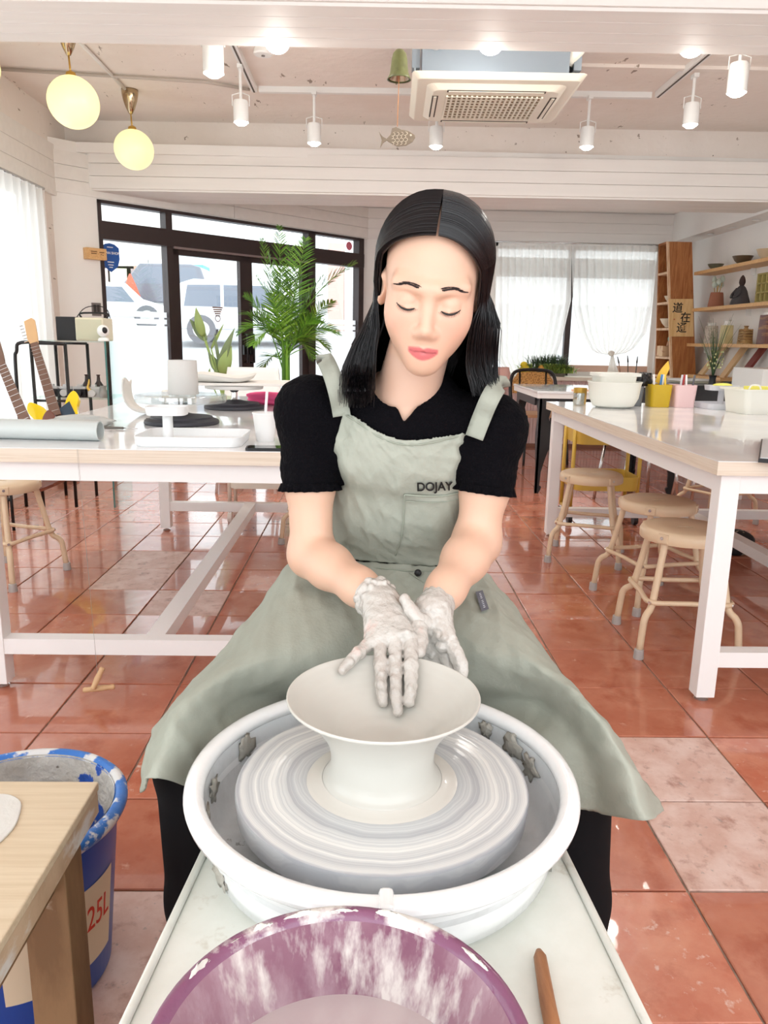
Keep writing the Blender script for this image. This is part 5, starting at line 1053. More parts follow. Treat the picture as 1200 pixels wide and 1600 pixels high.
P = onz(411,80,2.66); t = thing('smoke_detector', 'round white smoke detector on the concrete ceiling', 'smoke detector', (P[0],P[1],2.70)); MB().lathe([(.0,-.062),(.048,-.06),(.056,-.052),(.05,-.03),(.03,-.0005)], (P[0],P[1],2.6995), 28, False, True).build('dome', M_white, t, autos=40); MB().lathe([(.01,-.066),(.01,-.06)], (P[0],P[1],2.6995), 12).build('sensor', mat('switch_grey', (120,112,110), .4), t); MB().ell((P[0]-.0,P[1]-.03,2.67), (.016,.016,.016), 10, 8).build('knob', M_blk, t, smooth=True)

# ------------------------------------------------------------------ air conditioner
t = thing('ceiling_air_conditioner', 'cassette air conditioner hung under the concrete ceiling with cream grille panel', 'air conditioner', (.67,4.7,CZ))
AZ = 2.405; M_ac = mat('ac_cream', (238,232,216), .4); M_gal = mat('galvanised', (140,152,164), .4, metal=.5)
cx_, cy_ = .668, 4.725; ang = -.03
def acbox(mb, a, b, cc): 
    c0 = [(p+q)/2 for p, q in zip(a, b)]; p = rotz((c0[0],c0[1],0), ang); return mb.box((cx_+p[0], cy_+p[1], c0[2]), [q-p_ for p_, q in zip(a, b)], ang)
MB().rrect((cx_,cy_), (.90,.84), .03, AZ, AZ+.03, ang, .93).build('panel_plate', M_ac, t, bevel=.004)
MB().rrect((cx_,cy_), (.74,.66), .05, AZ-.025, AZ+.001, ang, .9).build('panel_frame', M_ac, t, bevel=.004)
acbox(MB(), (-.40,-.37,AZ+.03), (.36,.37,CZ-.06), 0).build('casing', M_gal, t, bevel=.003)
gr = mat('ac_slot', (150,134,106), .6)
acbox(MB(), (-.26,-.22,AZ-.0275), (.26,.22,AZ-.024), 0).build('grille_back', gr, t)
for k in range(20): x = -.255+k*.0268; q = MB(); acbox(q, (x-.005,-.22,AZ-.036), (x+.005,.22,AZ-.0275), 0); q.build('grille_slat', M_ac, t)
for k in range(9): y = -.2+k*.05; q = MB(); acbox(q, (-.26,y-.002,AZ-.032), (.26,y+.002,AZ-.0275), 0); q.build('grille_bar', M_ac, t)
for a, b in (((-.26,-.30,AZ-.027),(.26,-.268,AZ-.0245)), ((-.26,.268,AZ-.027),(.26,.30,AZ-.0245)), ((-.335,-.2,AZ-.027),(-.302,.2,AZ-.0245)), ((.302,-.2,AZ-.027),(.335,.2,AZ-.0245))):
    q = MB(); acbox(q, a, b, 0); vo = q.build('outlet_slot', mat('slot_brown', (70,62,50), .7), t); q = MB(); acbox(q, [v+(.008 if i < 2 else -.003) for i, v in enumerate(a)], [v-(.008 if i < 2 else .001) for i, v in enumerate(b)], 0); q.build('louvre', M_ac, vo)
for sx in (-.43,.41):
    q = MB(); acbox(q, (sx-.02,-.33,AZ+.07), (sx+.02,-.25,AZ+.2), 0); bo = q.build('hanger_bracket', M_gal, t); p = rotz((sx,-.29,0), ang); MB().tube([(cx_+p[0],cy_+p[1],AZ+.05),(cx_+p[0],cy_+p[1],CZ-.001)], .006, 6).build('threaded_rod', M_chrome, bo)
p = rotz((-.33,-.40,0), ang); MB().tube([(cx_+p[0],cy_+p[1]+.05,AZ+.17),(cx_+p[0],cy_+p[1]-.02,AZ+.17),(cx_+p[0],cy_+p[1]-.04,AZ+.2),(cx_+p[0],cy_+p[1]-.03,CZ-.005)], .032, 14).build('drain_pipe', M_white, t, smooth=True)
p = rotz((.40,-.1,0), ang); MB().tube(catmull([(cx_+p[0]-.05,cy_+p[1]-.2,AZ+.12),(cx_+p[0]+.02,cy_+p[1]-.25,AZ+.2),(cx_+p[0]+.06,cy_+p[1]-.28,CZ-.01)], 10), .04, 12).build('insulated_pipe', mat('wrap_cloth', (236,232,222), .8), t, smooth=True)
q = MB(); acbox(q, (.36,-.2,AZ+.05), (.44,.2,AZ+.2), 0); q.build('control_box', M_blk, t)

# ------------------------------------------------------------------ wind chime with fish
P = ony(624,105,4.05); t = thing('wind_chime', 'bronze bell wind chime with a hanging fish clapper', 'wind chime', (P[0],4.05,CZ)); x = P[0]; zb_ = ony(624,124,4.05)[2]
bell = [(.052,0),(.058,-.002),(.05,.012),(.044,.03),(.04,.06),(.038,.085),(.032,.11),(.02,.126),(.006,.132),(0,.132)]
MB().lathe(bell, (x,4.05,zb_), 28, False, False).build('bell', mat_layers('bronze_green', (104,108,66), [((78,80,50), 9, .45, .65, None)], rough=.35), t, smooth=True)
MB().lathe([(.05,.004),(.03,.03),(.0,.05)], (x,4.05,zb_), 24, False, False).build('bell_inside', mat('bronze_shiny', (190,170,150), .2, metal=.8), t, smooth=True)
M_cord = mat('cord_tan', (190,130,80), .8); zf = ony(622,198,4.05)[2]
MB().tube([(x,4.05,zb_+.13),(x,4.05,2.699)], .002, 6).build('cord', M_cord, t); MB().tube([(x,4.05,zb_+.05),(x-.004,4.05,zf)], .002, 6).build('cord', M_cord, t)
fo = [(-.085,.035),(-.07,.012),(-.05,.0),(-.03,.018),(-.012,.03),(.03,.036),(.06,.028),(.088,.008),(.09,-.003),(.075,-.022),(.045,-.036),(.0,-.038),(-.03,-.022),(-.05,-.008),(-.068,-.018),(-.085,-.042),(-.074,-.004)]
fc = ony(620,216,4.05); ca, sa = math.cos(.08), math.sin(.08)
def fp(a, b, o=0): return (fc[0]+a*ca-b*sa, 4.05+o, fc[2]+a*sa+b*ca)
MB().prism([fp(a,b,-.004) for a, b in fo], (0,.008,0)).build('fish', mat('fish_clay', (140,126,108), .7, bump=.3), t, bevel=.002)
MB().prism([fp(a,b,-.003) for a, b in ((-.03,.018),(-.02,.045),(.0,.05),(.025,.036))], (0,.006,0)).build('fin', mat('fish_dark', (140,126,110), .7), t)
for r_ in range(4):
    for k in range(5):
        a0_, b0_ = -.025+.02*k+.008*(r_ % 2), -.024+.014*r_
        if a0_ > .05: continue
        MB().tube([fp(a0_+.009*math.cos(q), b0_+.007*math.sin(q), -.005) for q in np.linspace(-1.6,1.6,7)], .0012, 4).build('scale', mat('scale_light', (222,210,190), .7), t)
MB().lathe([(.006,0),(.006,.001)], (0,0,0), 12); MB().ell(fp(.068,.008,-.005), (.005,.002,.005), 10, 6).build('eye', MATS['scale_light'], t, smooth=True)
p = onz(998,77,2.69); t = thing('ceiling_scar', 'small dark broken hole patch in the painted ceiling', 'patch', (p[0],p[1],2.69)); MB().box((p[0],p[1],2.697), (.07,.035,.005), .4).build('patch', M_blk, t)

# ------------------------------------------------------------------ signed-distance modelling for the potter
def vadd(a, b): return np.asarray(a, float)+np.asarray(b, float)
class Vol:
    def __init__(s, lo, hi, h):
        s.lo, s.h = np.array(lo, float), h; s.n = np.ceil((np.array(hi)-s.lo)/h).astype(int)+1
        s.ax = [(s.lo[i]+h*np.arange(s.n[i])).astype(np.float32) for i in range(3)]; s.D = np.full(s.n, 1.0, np.float32)
    def sub(s, lo, hi):
        a = np.clip(np.floor((np.array(lo)-s.lo)/s.h).astype(int), 0, s.n); b = np.clip(np.ceil((np.array(hi)-s.lo)/s.h).astype(int)+1, 0, s.n)
        if (b <= a).any(): return None
        sl = tuple(slice(a[i], b[i]) for i in range(3)); return sl, [s.ax[0][sl[0]][:, None, None], s.ax[1][sl[1]][None, :, None], s.ax[2][sl[2]][None, None, :]]
    def put(s, lo, hi, fn, k, op):
        q = s.sub(np.array(lo)-.03-k, np.array(hi)+.03+k)
        if q is None: return
        sl, G = q; d = fn(*G); a = s.D[sl]
        if op == 'u': h = np.clip(.5+.5*(a-d)/k, 0, 1); s.D[sl] = a+(d-a)*h-k*h*(1-h)
        else: d = -d; h = np.clip(.5-.5*(a-d)/k, 0, 1); s.D[sl] = a+(d-a)*h+k*h*(1-h)
    def cone(s, a, b, ra, rb, k=.012, op='u'):
        a, b = np.array(a, float), np.array(b, float); ba = b-a; L = ba@ba; m = max(ra, rb)
        def fn(x, y, z):
            t = np.clip(((x-a[0])*ba[0]+(y-a[1])*ba[1]+(z-a[2])*ba[2])/L, 0, 1)
            return np.sqrt((x-a[0]-t*ba[0])**2+(y-a[1]-t*ba[1])**2+(z-a[2]-t*ba[2])**2)-(ra+(rb-ra)*t)
        s.put(np.minimum(a, b)-m, np.maximum(a, b)+m, fn, k, op)
    def ell(s, c, r, R=None, k=.012, op='u'):
        c, r = np.array(c, float), np.array(r, float); m = r.max(); R = np.eye(3) if R is None else np.array(R)
        def fn(x, y, z):
            X, Y, Z = x-c[0], y-c[1], z-c[2]; q = [R[0, i]*X+R[1, i]*Y+R[2, i]*Z for i in range(3)]
            k0 = np.sqrt((q[0]/r[0])**2+(q[1]/r[1])**2+(q[2]/r[2])**2); k1 = np.sqrt((q[0]/r[0]**2)**2+(q[1]/r[1]**2)**2+(q[2]/r[2]**2)**2)
            return k0*(k0-1)/(k1+1e-9)
        s.put(c-m, c+m, fn, k, op)
    def mesh(s):
        D = s.D; S = D < 0; nx, ny, nz = D.shape
        P = np.zeros((nx-1, ny-1, nz-1, 3), np.float32); C = np.zeros((nx-1, ny-1, nz-1), np.float32)
        sl = lambda o, n: slice(o, n-1+o)
        for ax in range(3):
            o1, o2 = [i for i in range(3) if i != ax]
            for a in (0, 1):
                for b in (0, 1):
                    off0 = [0]*3; off0[o1] = a; off0[o2] = b; off1 = list(off0); off1[ax] = 1
                    d0 = D[sl(off0[0], nx), sl(off0[1], ny), sl(off0[2], nz)]; d1 = D[sl(off1[0], nx), sl(off1[1], ny), sl(off1[2], nz)]
                    cr = (d0 < 0) != (d1 < 0); t = np.where(cr, d0/np.where(cr, d0-d1, 1), 0)
                    for i in range(3): P[..., i] += cr*(t if i == ax else off0[i])
                    C += cr
        act = C > 0; idx = np.full(C.shape, -1, np.int64); idx[act] = np.arange(act.sum())
        cell = np.argwhere(act); V = (cell+P[act]/C[act][:, None])*s.h+s.lo; F = []
        for ax in range(3):
            o1, o2 = [(1,2),(2,0),(0,1)][ax]
            a = [slice(0, n) for n in D.shape]; b = [slice(0, n) for n in D.shape]; a[ax] = slice(0, -1); b[ax] = slice(1, None)
            cr = S[tuple(a)] != S[tuple(b)]; E = np.argwhere(cr); ok = (E[:, o1] > 0) & (E[:, o2] > 0) & (E[:, o1] < D.shape[o1]-1) & (E[:, o2] < D.shape[o2]-1); E = E[ok]
            ins = S[tuple(E.T)]
            def ci(d1, d2): Q = E.copy(); Q[:, o1] += d1; Q[:, o2] += d2; return idx[tuple(Q.T)]
            q = np.stack([ci(-1,-1), ci(0,-1), ci(0,0), ci(-1,0)], 1); q[~ins] = q[~ins][:, ::-1]; F.append(q)
        F = np.concatenate(F); F = F[(F >= 0).all(1)]; return V, F
def mesh_np(name, V, F, mats, mi=None, smooth=True):
    me = bpy.data.meshes.new(name); me.vertices.add(len(V)); me.vertices.foreach_set('co', np.asarray(V, np.float32).ravel())
    n = F.shape[1]; me.loops.add(len(F)*n); me.polygons.add(len(F)); me.loops.foreach_set('vertex_index', F.astype(np.int32).ravel()); me.polygons.foreach_set('loop_start', np.arange(0, len(F)*n, n, dtype=np.int32))
    for m in mats: me.materials.append(m)
    if mi is not None: me.polygons.foreach_set('material_index', np.asarray(mi, np.int32))
    me.polygons.foreach_set('use_smooth', np.ones(len(F), bool)); me.update(calc_edges=True); me.validate(); return me
def relax(V, F, it=4, lam=.5):
    e = np.concatenate([F[:, [i, (i+1) % F.shape[1]]] for i in range(F.shape[1])]); V = V.copy()
    for _ in range(it):
        A = np.zeros_like(V); c = np.zeros(len(V)); np.add.at(A, e[:, 0], V[e[:, 1]]); np.add.at(A, e[:, 1], V[e[:, 0]]); np.add.at(c, e[:, 0], 1); np.add.at(c, e[:, 1], 1)
        V += lam*(A/np.maximum(c, 1)[:, None]-V)
    return V
def put_np(name, V, F, mats, root, mi=None):
    o_ = np.array(root['_o']); me = mesh_np(name, np.asarray(V)-o_, F, mats, mi); o = bpy.data.objects.new(name, me); COL.objects.link(o); o.parent = root; o['_o'] = tuple(o_); return o

# ------------------------------------------------------------------ the potter
person = thing('person', 'seated potter in black knit top and sage apron shaping the bowl with clay-covered hands', 'person', (.06,1.2,0))
# head frame: columns right (picture right), forward (out of the face), up
HS = .90
HC = ony(675, 445, 1.10)
def head_frame(pitch, yaw, roll):
    f = np.array((math.sin(yaw)*math.cos(pitch), -math.cos(yaw)*math.cos(pitch), -math.sin(pitch))); u0 = np.array((0,0,1.)); r = np.cross(u0, f)*1.0; r /= np.linalg.norm(r); r = -r if r[0] < 0 else r
    u = np.cross(f, r); u = u if u[2] > 0 else -u; c, s = math.cos(roll), math.sin(roll); r2 = c*r-s*u; u2 = s*r+c*u
    return np.stack([r2, f, u2], 1)
HF = head_frame(math.radians(20), math.radians(-7), math.radians(6))
def hd(x, f, u): return HC+HF@(np.array((x, f, u))*HS)

SHL, SHR = np.array((-.090,1.185,.982)), np.array((.190,1.155,.962))
ELL, ELR = ony(487, 866, 1.155), ony(745, 846, 1.135)
WRL, WRR = ony(594, 940, 1.005), ony(676, 952, .992)
def arms(v):
    for sh, el, wr, sg in ((SHL,ELL,WRL,-1),(SHR,ELR,WRR,1)):
        v.ell(sh, (.040,.040,.040), k=.02); mid = (sh+el)/2; v.cone(sh, mid, .038, .0355, .02); v.cone(mid, el, .0355, .032, .02); v.ell(el+np.array((0,.004,-.002)), (.032,.034,.032), k=.02)
        b = el+(wr-el)*.28; v.cone(el, b, .031, .0325, .02); v.cone(b, el+(wr-el)*.72, .0325, .0255, .02); v.cone(el+(wr-el)*.72, wr, .0255, .022, .02)
def neck(v): 
    a = hd(0,-.018,-.055); b = np.array((.052,1.165,.985)); v.cone(a, b, .043, .048, .015); v.ell(b+np.array((0,-.02,-.055)), (.085,.035,.05), k=.03)
def torso(v, g=0.0):
    for z, cy, rx, ry in ((.99,1.185,.08,.045),(.94,1.20,.118,.062),(.88,1.222,.115,.072),(.80,1.262,.10,.066),(.72,1.30,.096,.066),(.62,1.345,.12,.085),(.54,1.36,.145,.105)):
        v.ell((.05,cy,z), (rx+g,ry+g,.065+g), k=.025)
    v.cone(SHL+(.02,.01,.0), SHR+(-.02,.01,0), .042+g, .042+g, .04)
KNL, KNR = np.array((-.222,.965,.525)), np.array((.292,.985,.51))
def legs(v, g=0.0):
    for hp_, kn_, ft in ((np.array((-.04,1.33,.545)), KNL, np.array((-.215,1.0,.06))), (np.array((.14,1.33,.545)), KNR, np.array((.318,1.0,.06)))):
        v.cone(hp_, kn_, .072+g, .05+g, .03); v.cone(kn_, (kn_+ft)/2, .048+g, .045+g*1.3, .02); v.cone((kn_+ft)/2, ft, .045+g*1.3, .034+g*2, .02)

# head
hv = Vol(HC-(.125,.15,.17), HC+(.125,.13,.15), .0019)
def he(c, r, k=.01, op='u', rot=None): hv.ell(hd(*c), np.array(r)*HS, HF if rot is None else HF@np.array(rot), k, op)
def hc_(a, b, ra, rb, k=.01, op='u'): hv.cone(hd(*a), hd(*b), ra*HS, rb*HS, k, op)
he((0,-.012,.034), (.073,.092,.082), .01); he((0,.024,-.02), (.058,.064,.078), .03); he((0,.035,-.055), (.043,.048,.05), .03)
for s_ in (-1,1):
    hc_((s_*.047,.005,-.05), (s_*.010,.068,-.096), .016, .012, .025); he((s_*.032,.056,-.03), (.027,.026,.03), .03); hc_((s_*.012,.087,.018), (s_*.048,.068,.02), .009, .008, .015)
    he((s_*.031,.094,-.002), (.019,.012,.0085), .012, 's'); he((s_*.0305,.0755,-.003), (.0155,.0135,.0125), .004)
    hc_((s_*.018,.087,-.0085), (s_*.030,.0895,-.0105), .0016, .002, .003); hc_((s_*.030,.0895,-.0105), (s_*.044,.083,-.008), .002, .0014, .003)
    he((s_*.0105,.0955,-.043), (.0072,.008,.0062), .006); he((s_*.0055,.103,-.0485), (.0032,.004,.0025), .003, 's')
    he((s_*.073,-.004,-.012), (.007,.017,.029), .006, rot=Euler((.2,0,-s_*.45)).to_matrix()); he((s_*.08,.002,-.012), (.006,.009,.016), .005, 's')
hc_((0,.086,.004), (0,.1035,-.034), .0062, .0076, .012); he((0,.1035,-.0375), (.0088,.0085,.0078), .006)
he((0,.074,-.097), (.014,.013,.013), .025); he((0,.076,-.07), (.024,.014,.018), .03)
for a, b, r0, r1 in (((-.0215,.0835,-.0705),(-.008,.0925,-.0665),.0024,.0046),((-.008,.0925,-.0665),(0,.0935,-.0675),.0046,.0042),((0,.0935,-.0675),(.008,.0925,-.0665),.0042,.0046),((.008,.0925,-.0665),(.0215,.0835,-.0705),.0046,.0024)): hc_(a, b, r0, r1, .003)
for a, b, r0, r1 in (((-.018,.0845,-.0735),(0,.0915,-.0775),.003,.0058),((0,.0915,-.0775),(.018,.0845,-.0735),.0058,.003)): hc_(a, b, r0, r1, .003)
hc_((-.02,.089,-.0715), (0,.0975,-.0712), .0008, .001, .0015, 's'); hc_((0,.0975,-.0712), (.02,.089,-.0715), .001, .0008, .0015, 's')
neck(hv); VH, FH = hv.mesh(); VH = relax(VH, FH, 1, .4)
bv = Vol((-.16,.94,.68), (.26,1.34,1.075), .0038); torso(bv, -.006); neck(bv); arms(bv); VB, FB = bv.mesh(); VB = relax(VB, FB, 3)
lv = Vol((-.36,.84,.0), (.42,1.5,.70), .008); torso(lv, -.008); legs(lv, -.008)
for x in (-.215,.318): lv.ell((x,.95,.035), (.036,.10,.034), k=.03)
VL, FL = lv.mesh(); VL = relax(VL, FL, 2)

# hands: joints given as picture position + distance, radii in metres
def J(x, y, Y): return ony(x, y, Y)
def finger(v, pts, rr, k=.0016):
    P = [J(*p) for p in pts]
    for i in range(len(P)-1): v.cone(P[i], P[i+1], rr[i], rr[i+1], k)
    return P
h1 = Vol((-.10,.80,.61), (.12,1.04,.80), .0016)
w1_ = WRL; kn = {'p': J(582,1001,.935), 'r': J(594,999,.930), 'm': J(617,996,.928), 'i': J(641,998,.930)}
for q, r0, r1 in (('p',.019,.0105),('r',.02,.0105),('m',.02,.0108),('i',.019,.0108)): h1.cone(w1_+(kn[q]-w1_)*.12, kn[q], r0, r1, .016)
h1.cone(WRL+(ELL-WRL)*.12, WRL, .0255, .0245, .01)
FR = [finger(h1, [(594,999,.930),(595,1037,.901),(596,1070,.879),(598,1098,.865)], [.0098,.0083,.0077,.0062]),
      finger(h1, [(617,996,.928),(618,1046,.893),(619,1082,.871),(621,1112,.853)], [.0102,.0086,.0080,.0064]),
      finger(h1, [(641,998,.930),(642,1040,.893),(642,1072,.873),(639,1097,.857)], [.0102,.0087,.0082,.0068]),
      finger(h1, [(582,1001,.935),(561,1020,.909),(547,1034,.897),(535,1047,.887)], [.0098,.0082,.0076,.006])]
thumbR = finger(h1, [(640,962,.985),(654,980,.955),(657,1000,.935),(655,1020,.918)], [.014,.0115,.0105,.008])
for P_, r_ in ((FR[0][1],.0088),(FR[1][1],.0091),(FR[2][1],.0092),(FR[3][1],.0087)): h1.ell(P_, (r_,r_,r_), k=.003)
rs = np.random.RandomState(12)
for k in range(90):   # slip ridges and lumps on the back of the hand
    u, vq = rs.rand(), rs.rand(); a = w1_+(kn['p']-w1_)*u; b = w1_+(kn['i']-w1_)*u; p = a+(b-a)*vq; dirc = (CAM-p)/np.linalg.norm(CAM-p); p = p+dirc*.0175*(1-.3*u)+rs.randn(3)*.002
    h1.ell(p, rs.uniform(.003,.007,3), k=.004)
for k in range(40): a = 2*math.pi*rs.rand(); ax_ = (WRL-ELL)/np.linalg.norm(WRL-ELL); e1 = np.cross(ax_, (0,0,1)); e1 /= np.linalg.norm(e1); e2 = np.cross(ax_, e1); h1.ell(WRL-ax_*rs.uniform(.0,.02)+(e1*math.cos(a)+e2*math.sin(a))*.0255, rs.uniform(.003,.0075,3), k=.002)
for P_ in FR:
    for k in range(8): u = rs.rand()*2.4; i_ = int(u); q_ = P_[i_]+(P_[i_+1]-P_[i_])*(u-i_); dv = (CAM-q_)/np.linalg.norm(CAM-q_); h1.ell(q_+dv*.005+rs.randn(3)*.002, rs.uniform(.003,.005,3), k=.003)
def clay_noise(v, amp, seed):
    rn = np.random.RandomState(seed); G = [v.ax[0][:, None, None], v.ax[1][None, :, None], v.ax[2][None, None, :]]; N_ = 0
    for _ in range(10): k = rn.randn(3)*rn.choice((260,420,700)); N_ = N_+np.sin(k[0]*G[0]+k[1]*G[1]+k[2]*G[2]+rn.rand()*6+.8*np.sin(k[1]*.4*G[0]+k[2]*.4*G[2]))
    v.D = (v.D+amp*N_/3).astype(np.float32)
clay_noise(h1, .00055, 1); V1, F1 = h1.mesh(); V1 = relax(V1, F1, 1, .4)
h2 = Vol((.0,.84,.56), (.20,1.04,.80), .0016)
k2 = {'i': J(700,1000,.958), 'm': J(694,1012,.966), 'r': J(684,1020,.974), 'p': J(672,1024,.98)}
for q, r0, r1 in (('i',.019,.0125),('m',.02,.0125),('r',.019,.0125),('p',.018,.012)): h2.cone(WRR+(k2[q]-WRR)*.1, k2[q], r0, r1, .014)
h2.cone(WRR+(ELR-WRR)*.1, WRR, .0245, .024, .01)
FLt = [finger(h2, [(700,1000,.958),(712,1020,.944),(719,1036,.936),(722,1054,.928)], [.0118,.0105,.0098,.0082]),
       finger(h2, [(694,1012,.966),(704,1046,.950),(706,1080,.936),(702,1110,.926)], [.0115,.0102,.0095,.0075]),
       finger(h2, [(684,1020,.974),(688,1060,.960),(686,1095,.944),(680,1122,.932)], [.0112,.01,.0092,.0072]),
       finger(h2, [(672,1024,.98),(670,1062,.966),(664,1092,.952),(658,1115,.942)], [.0105,.0092,.0085,.0068]),
       finger(h2, [(672,975,.972),(655,972,.962),(642,955,.966),(632,936,.974)], [.015,.012,.0105,.0075])]
for k in range(45):
    u, vq = rs.rand(), rs.rand(); a = WRR+(k2['i']-WRR)*u; b = WRR+(k2['p']-WRR)*u; p = a+(b-a)*vq; dirc = (CAM-p)/np.linalg.norm(CAM-p); h2.ell(p+dirc*.014+rs.randn(3)*.002, rs.uniform(.003,.007,3), k=.004)
clay_noise(h2, .0006, 2); V2, F2 = h2.mesh(); V2 = relax(V2, F2, 1, .4)

# skin with painted lip / brow colour from real anatomy, clay on the hands
M_skin = bpy.data.materials.new('skin'); M_skin.use_nodes = True; N = M_skin.node_tree.nodes; L = M_skin.node_tree.links; b_ = N['Principled BSDF']
at = N.new('ShaderNodeAttribute'); at.attribute_name = 'tone'; L.new(at.outputs['Color'], b_.inputs['Base Color']); b_.inputs['Roughness'].default_value = .42; b_.inputs['Subsurface Weight'].default_value = .12; b_.inputs['Subsurface Radius'].default_value = (.01,.004,.002); b_.inputs['Subsurface Scale'].default_value = 1.0
M_clayhand = mat_layers('wet_clay_hand', (196,191,184), [((184,176,168), 25, .45, .65, None), ((214,180,170), 18, .62, .74, None)], rough=.24, coat=.5, bump=.5, bscale=90)
parts = [(VB, FB, 0), (VH, FH, 0), (VL, FL, 0), (V1, F1, 1), (V2, F2, 1)]
o_, Vs, Fs, Ms = 0, [], [], []
for V, F, m in parts: Vs.append(V); Fs.append(F+o_); Ms += [m]*len(F); o_ += len(V)
VA, FA = np.concatenate(Vs), np.concatenate(Fs)
skin = np.tile(np.array(lin((214,174,150))), (len(VA), 1)); loc = (VA-HC)@HF/HS
face = np.zeros(len(VA), bool); face[len(VB):len(VB)+len(VH)] = True
def blend(mask, rgb): global skin; skin = skin*(1-mask[:, None])+np.array(lin(rgb))*mask[:, None]
X_, Fw_, U_ = loc.T
sm = lambda d, w: np.clip(.5-d/w, 0, 1)
cheek = sum(np.exp(-(((X_-s_*.04)/.022)**2+((U_+.035)/.02)**2)) for s_ in (-1,1))*face*(Fw_ > .02); blend(cheek*.3, (232,160,142))
ul = np.abs(X_)/.023; upper = (-.0625-.004*ul-.0035*np.abs(np.abs(X_)-.007)/.007*(np.abs(X_) < .007)); lower = -.0838+.0115*ul**2
lips = sm(np.maximum(np.maximum(U_-upper, lower-U_), (np.abs(X_)-.0222)), .0022)*face*(Fw_ > .06); blend(lips*.9, (196,92,98))
seam = sm(np.abs(U_+.0713)-.0008, .0016)*(np.abs(X_) < .02)*face*(Fw_ > .06); blend(seam*.7, (130,48,54))
ob = put_np('body', VA, FA, [M_skin, M_clayhand], person, Ms)
ca_ = ob.data.color_attributes.new('tone', 'FLOAT_COLOR', 'POINT'); ca_.data.foreach_set('color', np.c_[skin, np.ones(len(skin))].astype(np.float32).ravel())
# lashes and brows
M_hair = mat('hair_black', (14,11,14), .32, spec=.5); lash = MB()
for s_ in (-1,1):
    q = MB(); P = catmull([hd(s_*.0165,.0865,-.0095), hd(s_*.024,.0905,-.0122), hd(s_*.031,.0915,-.0128), hd(s_*.039,.089,-.0115), hd(s_*.0465,.0815,-.0078)], 16); q.tube(P, [.0006+.0008*math.sin(math.pi*k/15) for k in range(16)], 6)
    for k in range(15): p = P[k]; d = HF@np.array((s_*.3*(k/15-.3), .75, -.55)); q.tube([p, p+d*.0055], [.00035,.0001], 4)
    q.build('eyelashes', M_hair, person, smooth=True)
    q = MB(); rb = np.random.RandomState(5)
    for k in range(150): u = rb.rand(); p = hd(s_*(.013+.036*u), .0955-.0185*u**1.8, .0205+.005*math.sin(math.pi*min(1,u*1.15))-.002*u+rb.uniform(-.0028,.0028)*(1.2-u)); d = HF@np.array((s_*.9,-.25,.3-.5*u)); q.tube([p, p+d*.006], [.0004,.0001], 4)
    tag(q.build('eyebrow', mat('brow', (44,32,30), .6), person, smooth=True), kind='stuff')

# ------------------------------------------------------------------ hair
def hair_path(side, f0, w_, rn):
    """side -1 picture left, +1 right; f0 0 front..1 back of the parting; w_ layer offset"""
    fp = .072-.16*f0; ex = .003+w_; P = []
    for ph in np.linspace(.012*max(0, 1-f0/.45), 1.0, 10):
        a = ph*math.radians(100); fr = fp-(.078 if side < 0 else .036)*ph**2.6*(1-f0)*.95; fr = max(fr, -.098)
        sc = math.sqrt(max(.05, 1-((fr+.012)/.107)**2)); P.append(hd(side*((.0815+ex)*sc*math.sin(a)**.9), fr, .034+(.089+ex)*sc*math.cos(a) if a < math.pi/2 else .034+(.089)*sc*math.cos(a)-.03*(ph-.9)*10))
    return P
def hair_strand(side, f0, w_, jit, rn):
    P = hair_path(side, f0, w_, rn); e = P[-1]; j = jit
    if side < 0:
        if f0 < .62:
            a = ony(588-f0*18+j[0]*6, 500+j[1]*6, 1.125+.03*f0+j[2]*.012); b = ony(580-f0*44+j[0]*9, 548+j[1]*8, 1.130-.01*f0+j[2]*.012); c = ony(572+j[0]*16-f0*46, 586+j[1]*12, 1.120+j[2]*.008); d = ony(566+j[0]*20-f0*30, 612+j[1]*26, 1.100+j[2]*.010)
            P += [a, b, c, d]
        else: P += [hd(-.072+j[0]*.012,-.075,-.08)+np.array((0,.02,0)), np.array((-.03+.09*(f0-.62)+j[0]*.03,1.245+j[2]*.012,.99)), np.array((-.02+.1*(f0-.62)+j[0]*.03,1.30,.88))]
    else:
        if f0 < .62:
            a = ony(748+f0*40+j[0]*10, 500+j[1]*6, 1.075+.06*f0+j[2]*.012); b = ony(742+f0*44+j[0]*13, 545+j[1]*8, 1.095+.06*f0+j[2]*.012); c = ony(744+f0*34+j[0]*16, 580+j[1]*8, 1.105+.05*f0+j[2]*.01); d = ony(752+f0*20+j[0]*18, 604+j[1]*16, 1.105+.045*f0+j[2]*.01)
            P += [a, b, c, d]
        else: P += [hd(.072+j[0]*.012,-.075,-.08)+np.array((0,.02,0)), np.array((.12-.08*(f0-.62)+j[0]*.03,1.235+j[2]*.012,.98)), np.array((.11-.08*(f0-.62)+j[0]*.03,1.29,.88))]
    return np.array(P)
rh = np.random.RandomState(21); hair = MB(); sheet_ = MB()
for side in (-1,1):
    G = [catmull(hair_strand(side, f0, -.002, (math.sin(f0*9)*.5,0,.6), rh), 30) for f0 in np.linspace(0, 1, 36)]
    sheet_.sheet(G)
    for k in range(1700):
        f0 = rh.rand()**(1.25); j = (rh.uniform(-1,1), rh.uniform(-1,1), rh.uniform(-1,1)); P = catmull(hair_strand(side, f0, .001+rh.rand()*.0055, j, rh), 20)
        n_ = 20-int(rh.rand()**2*6); hair.tube(P[:n_], np.linspace(.0012,.0004,n_), 3, caps=False)
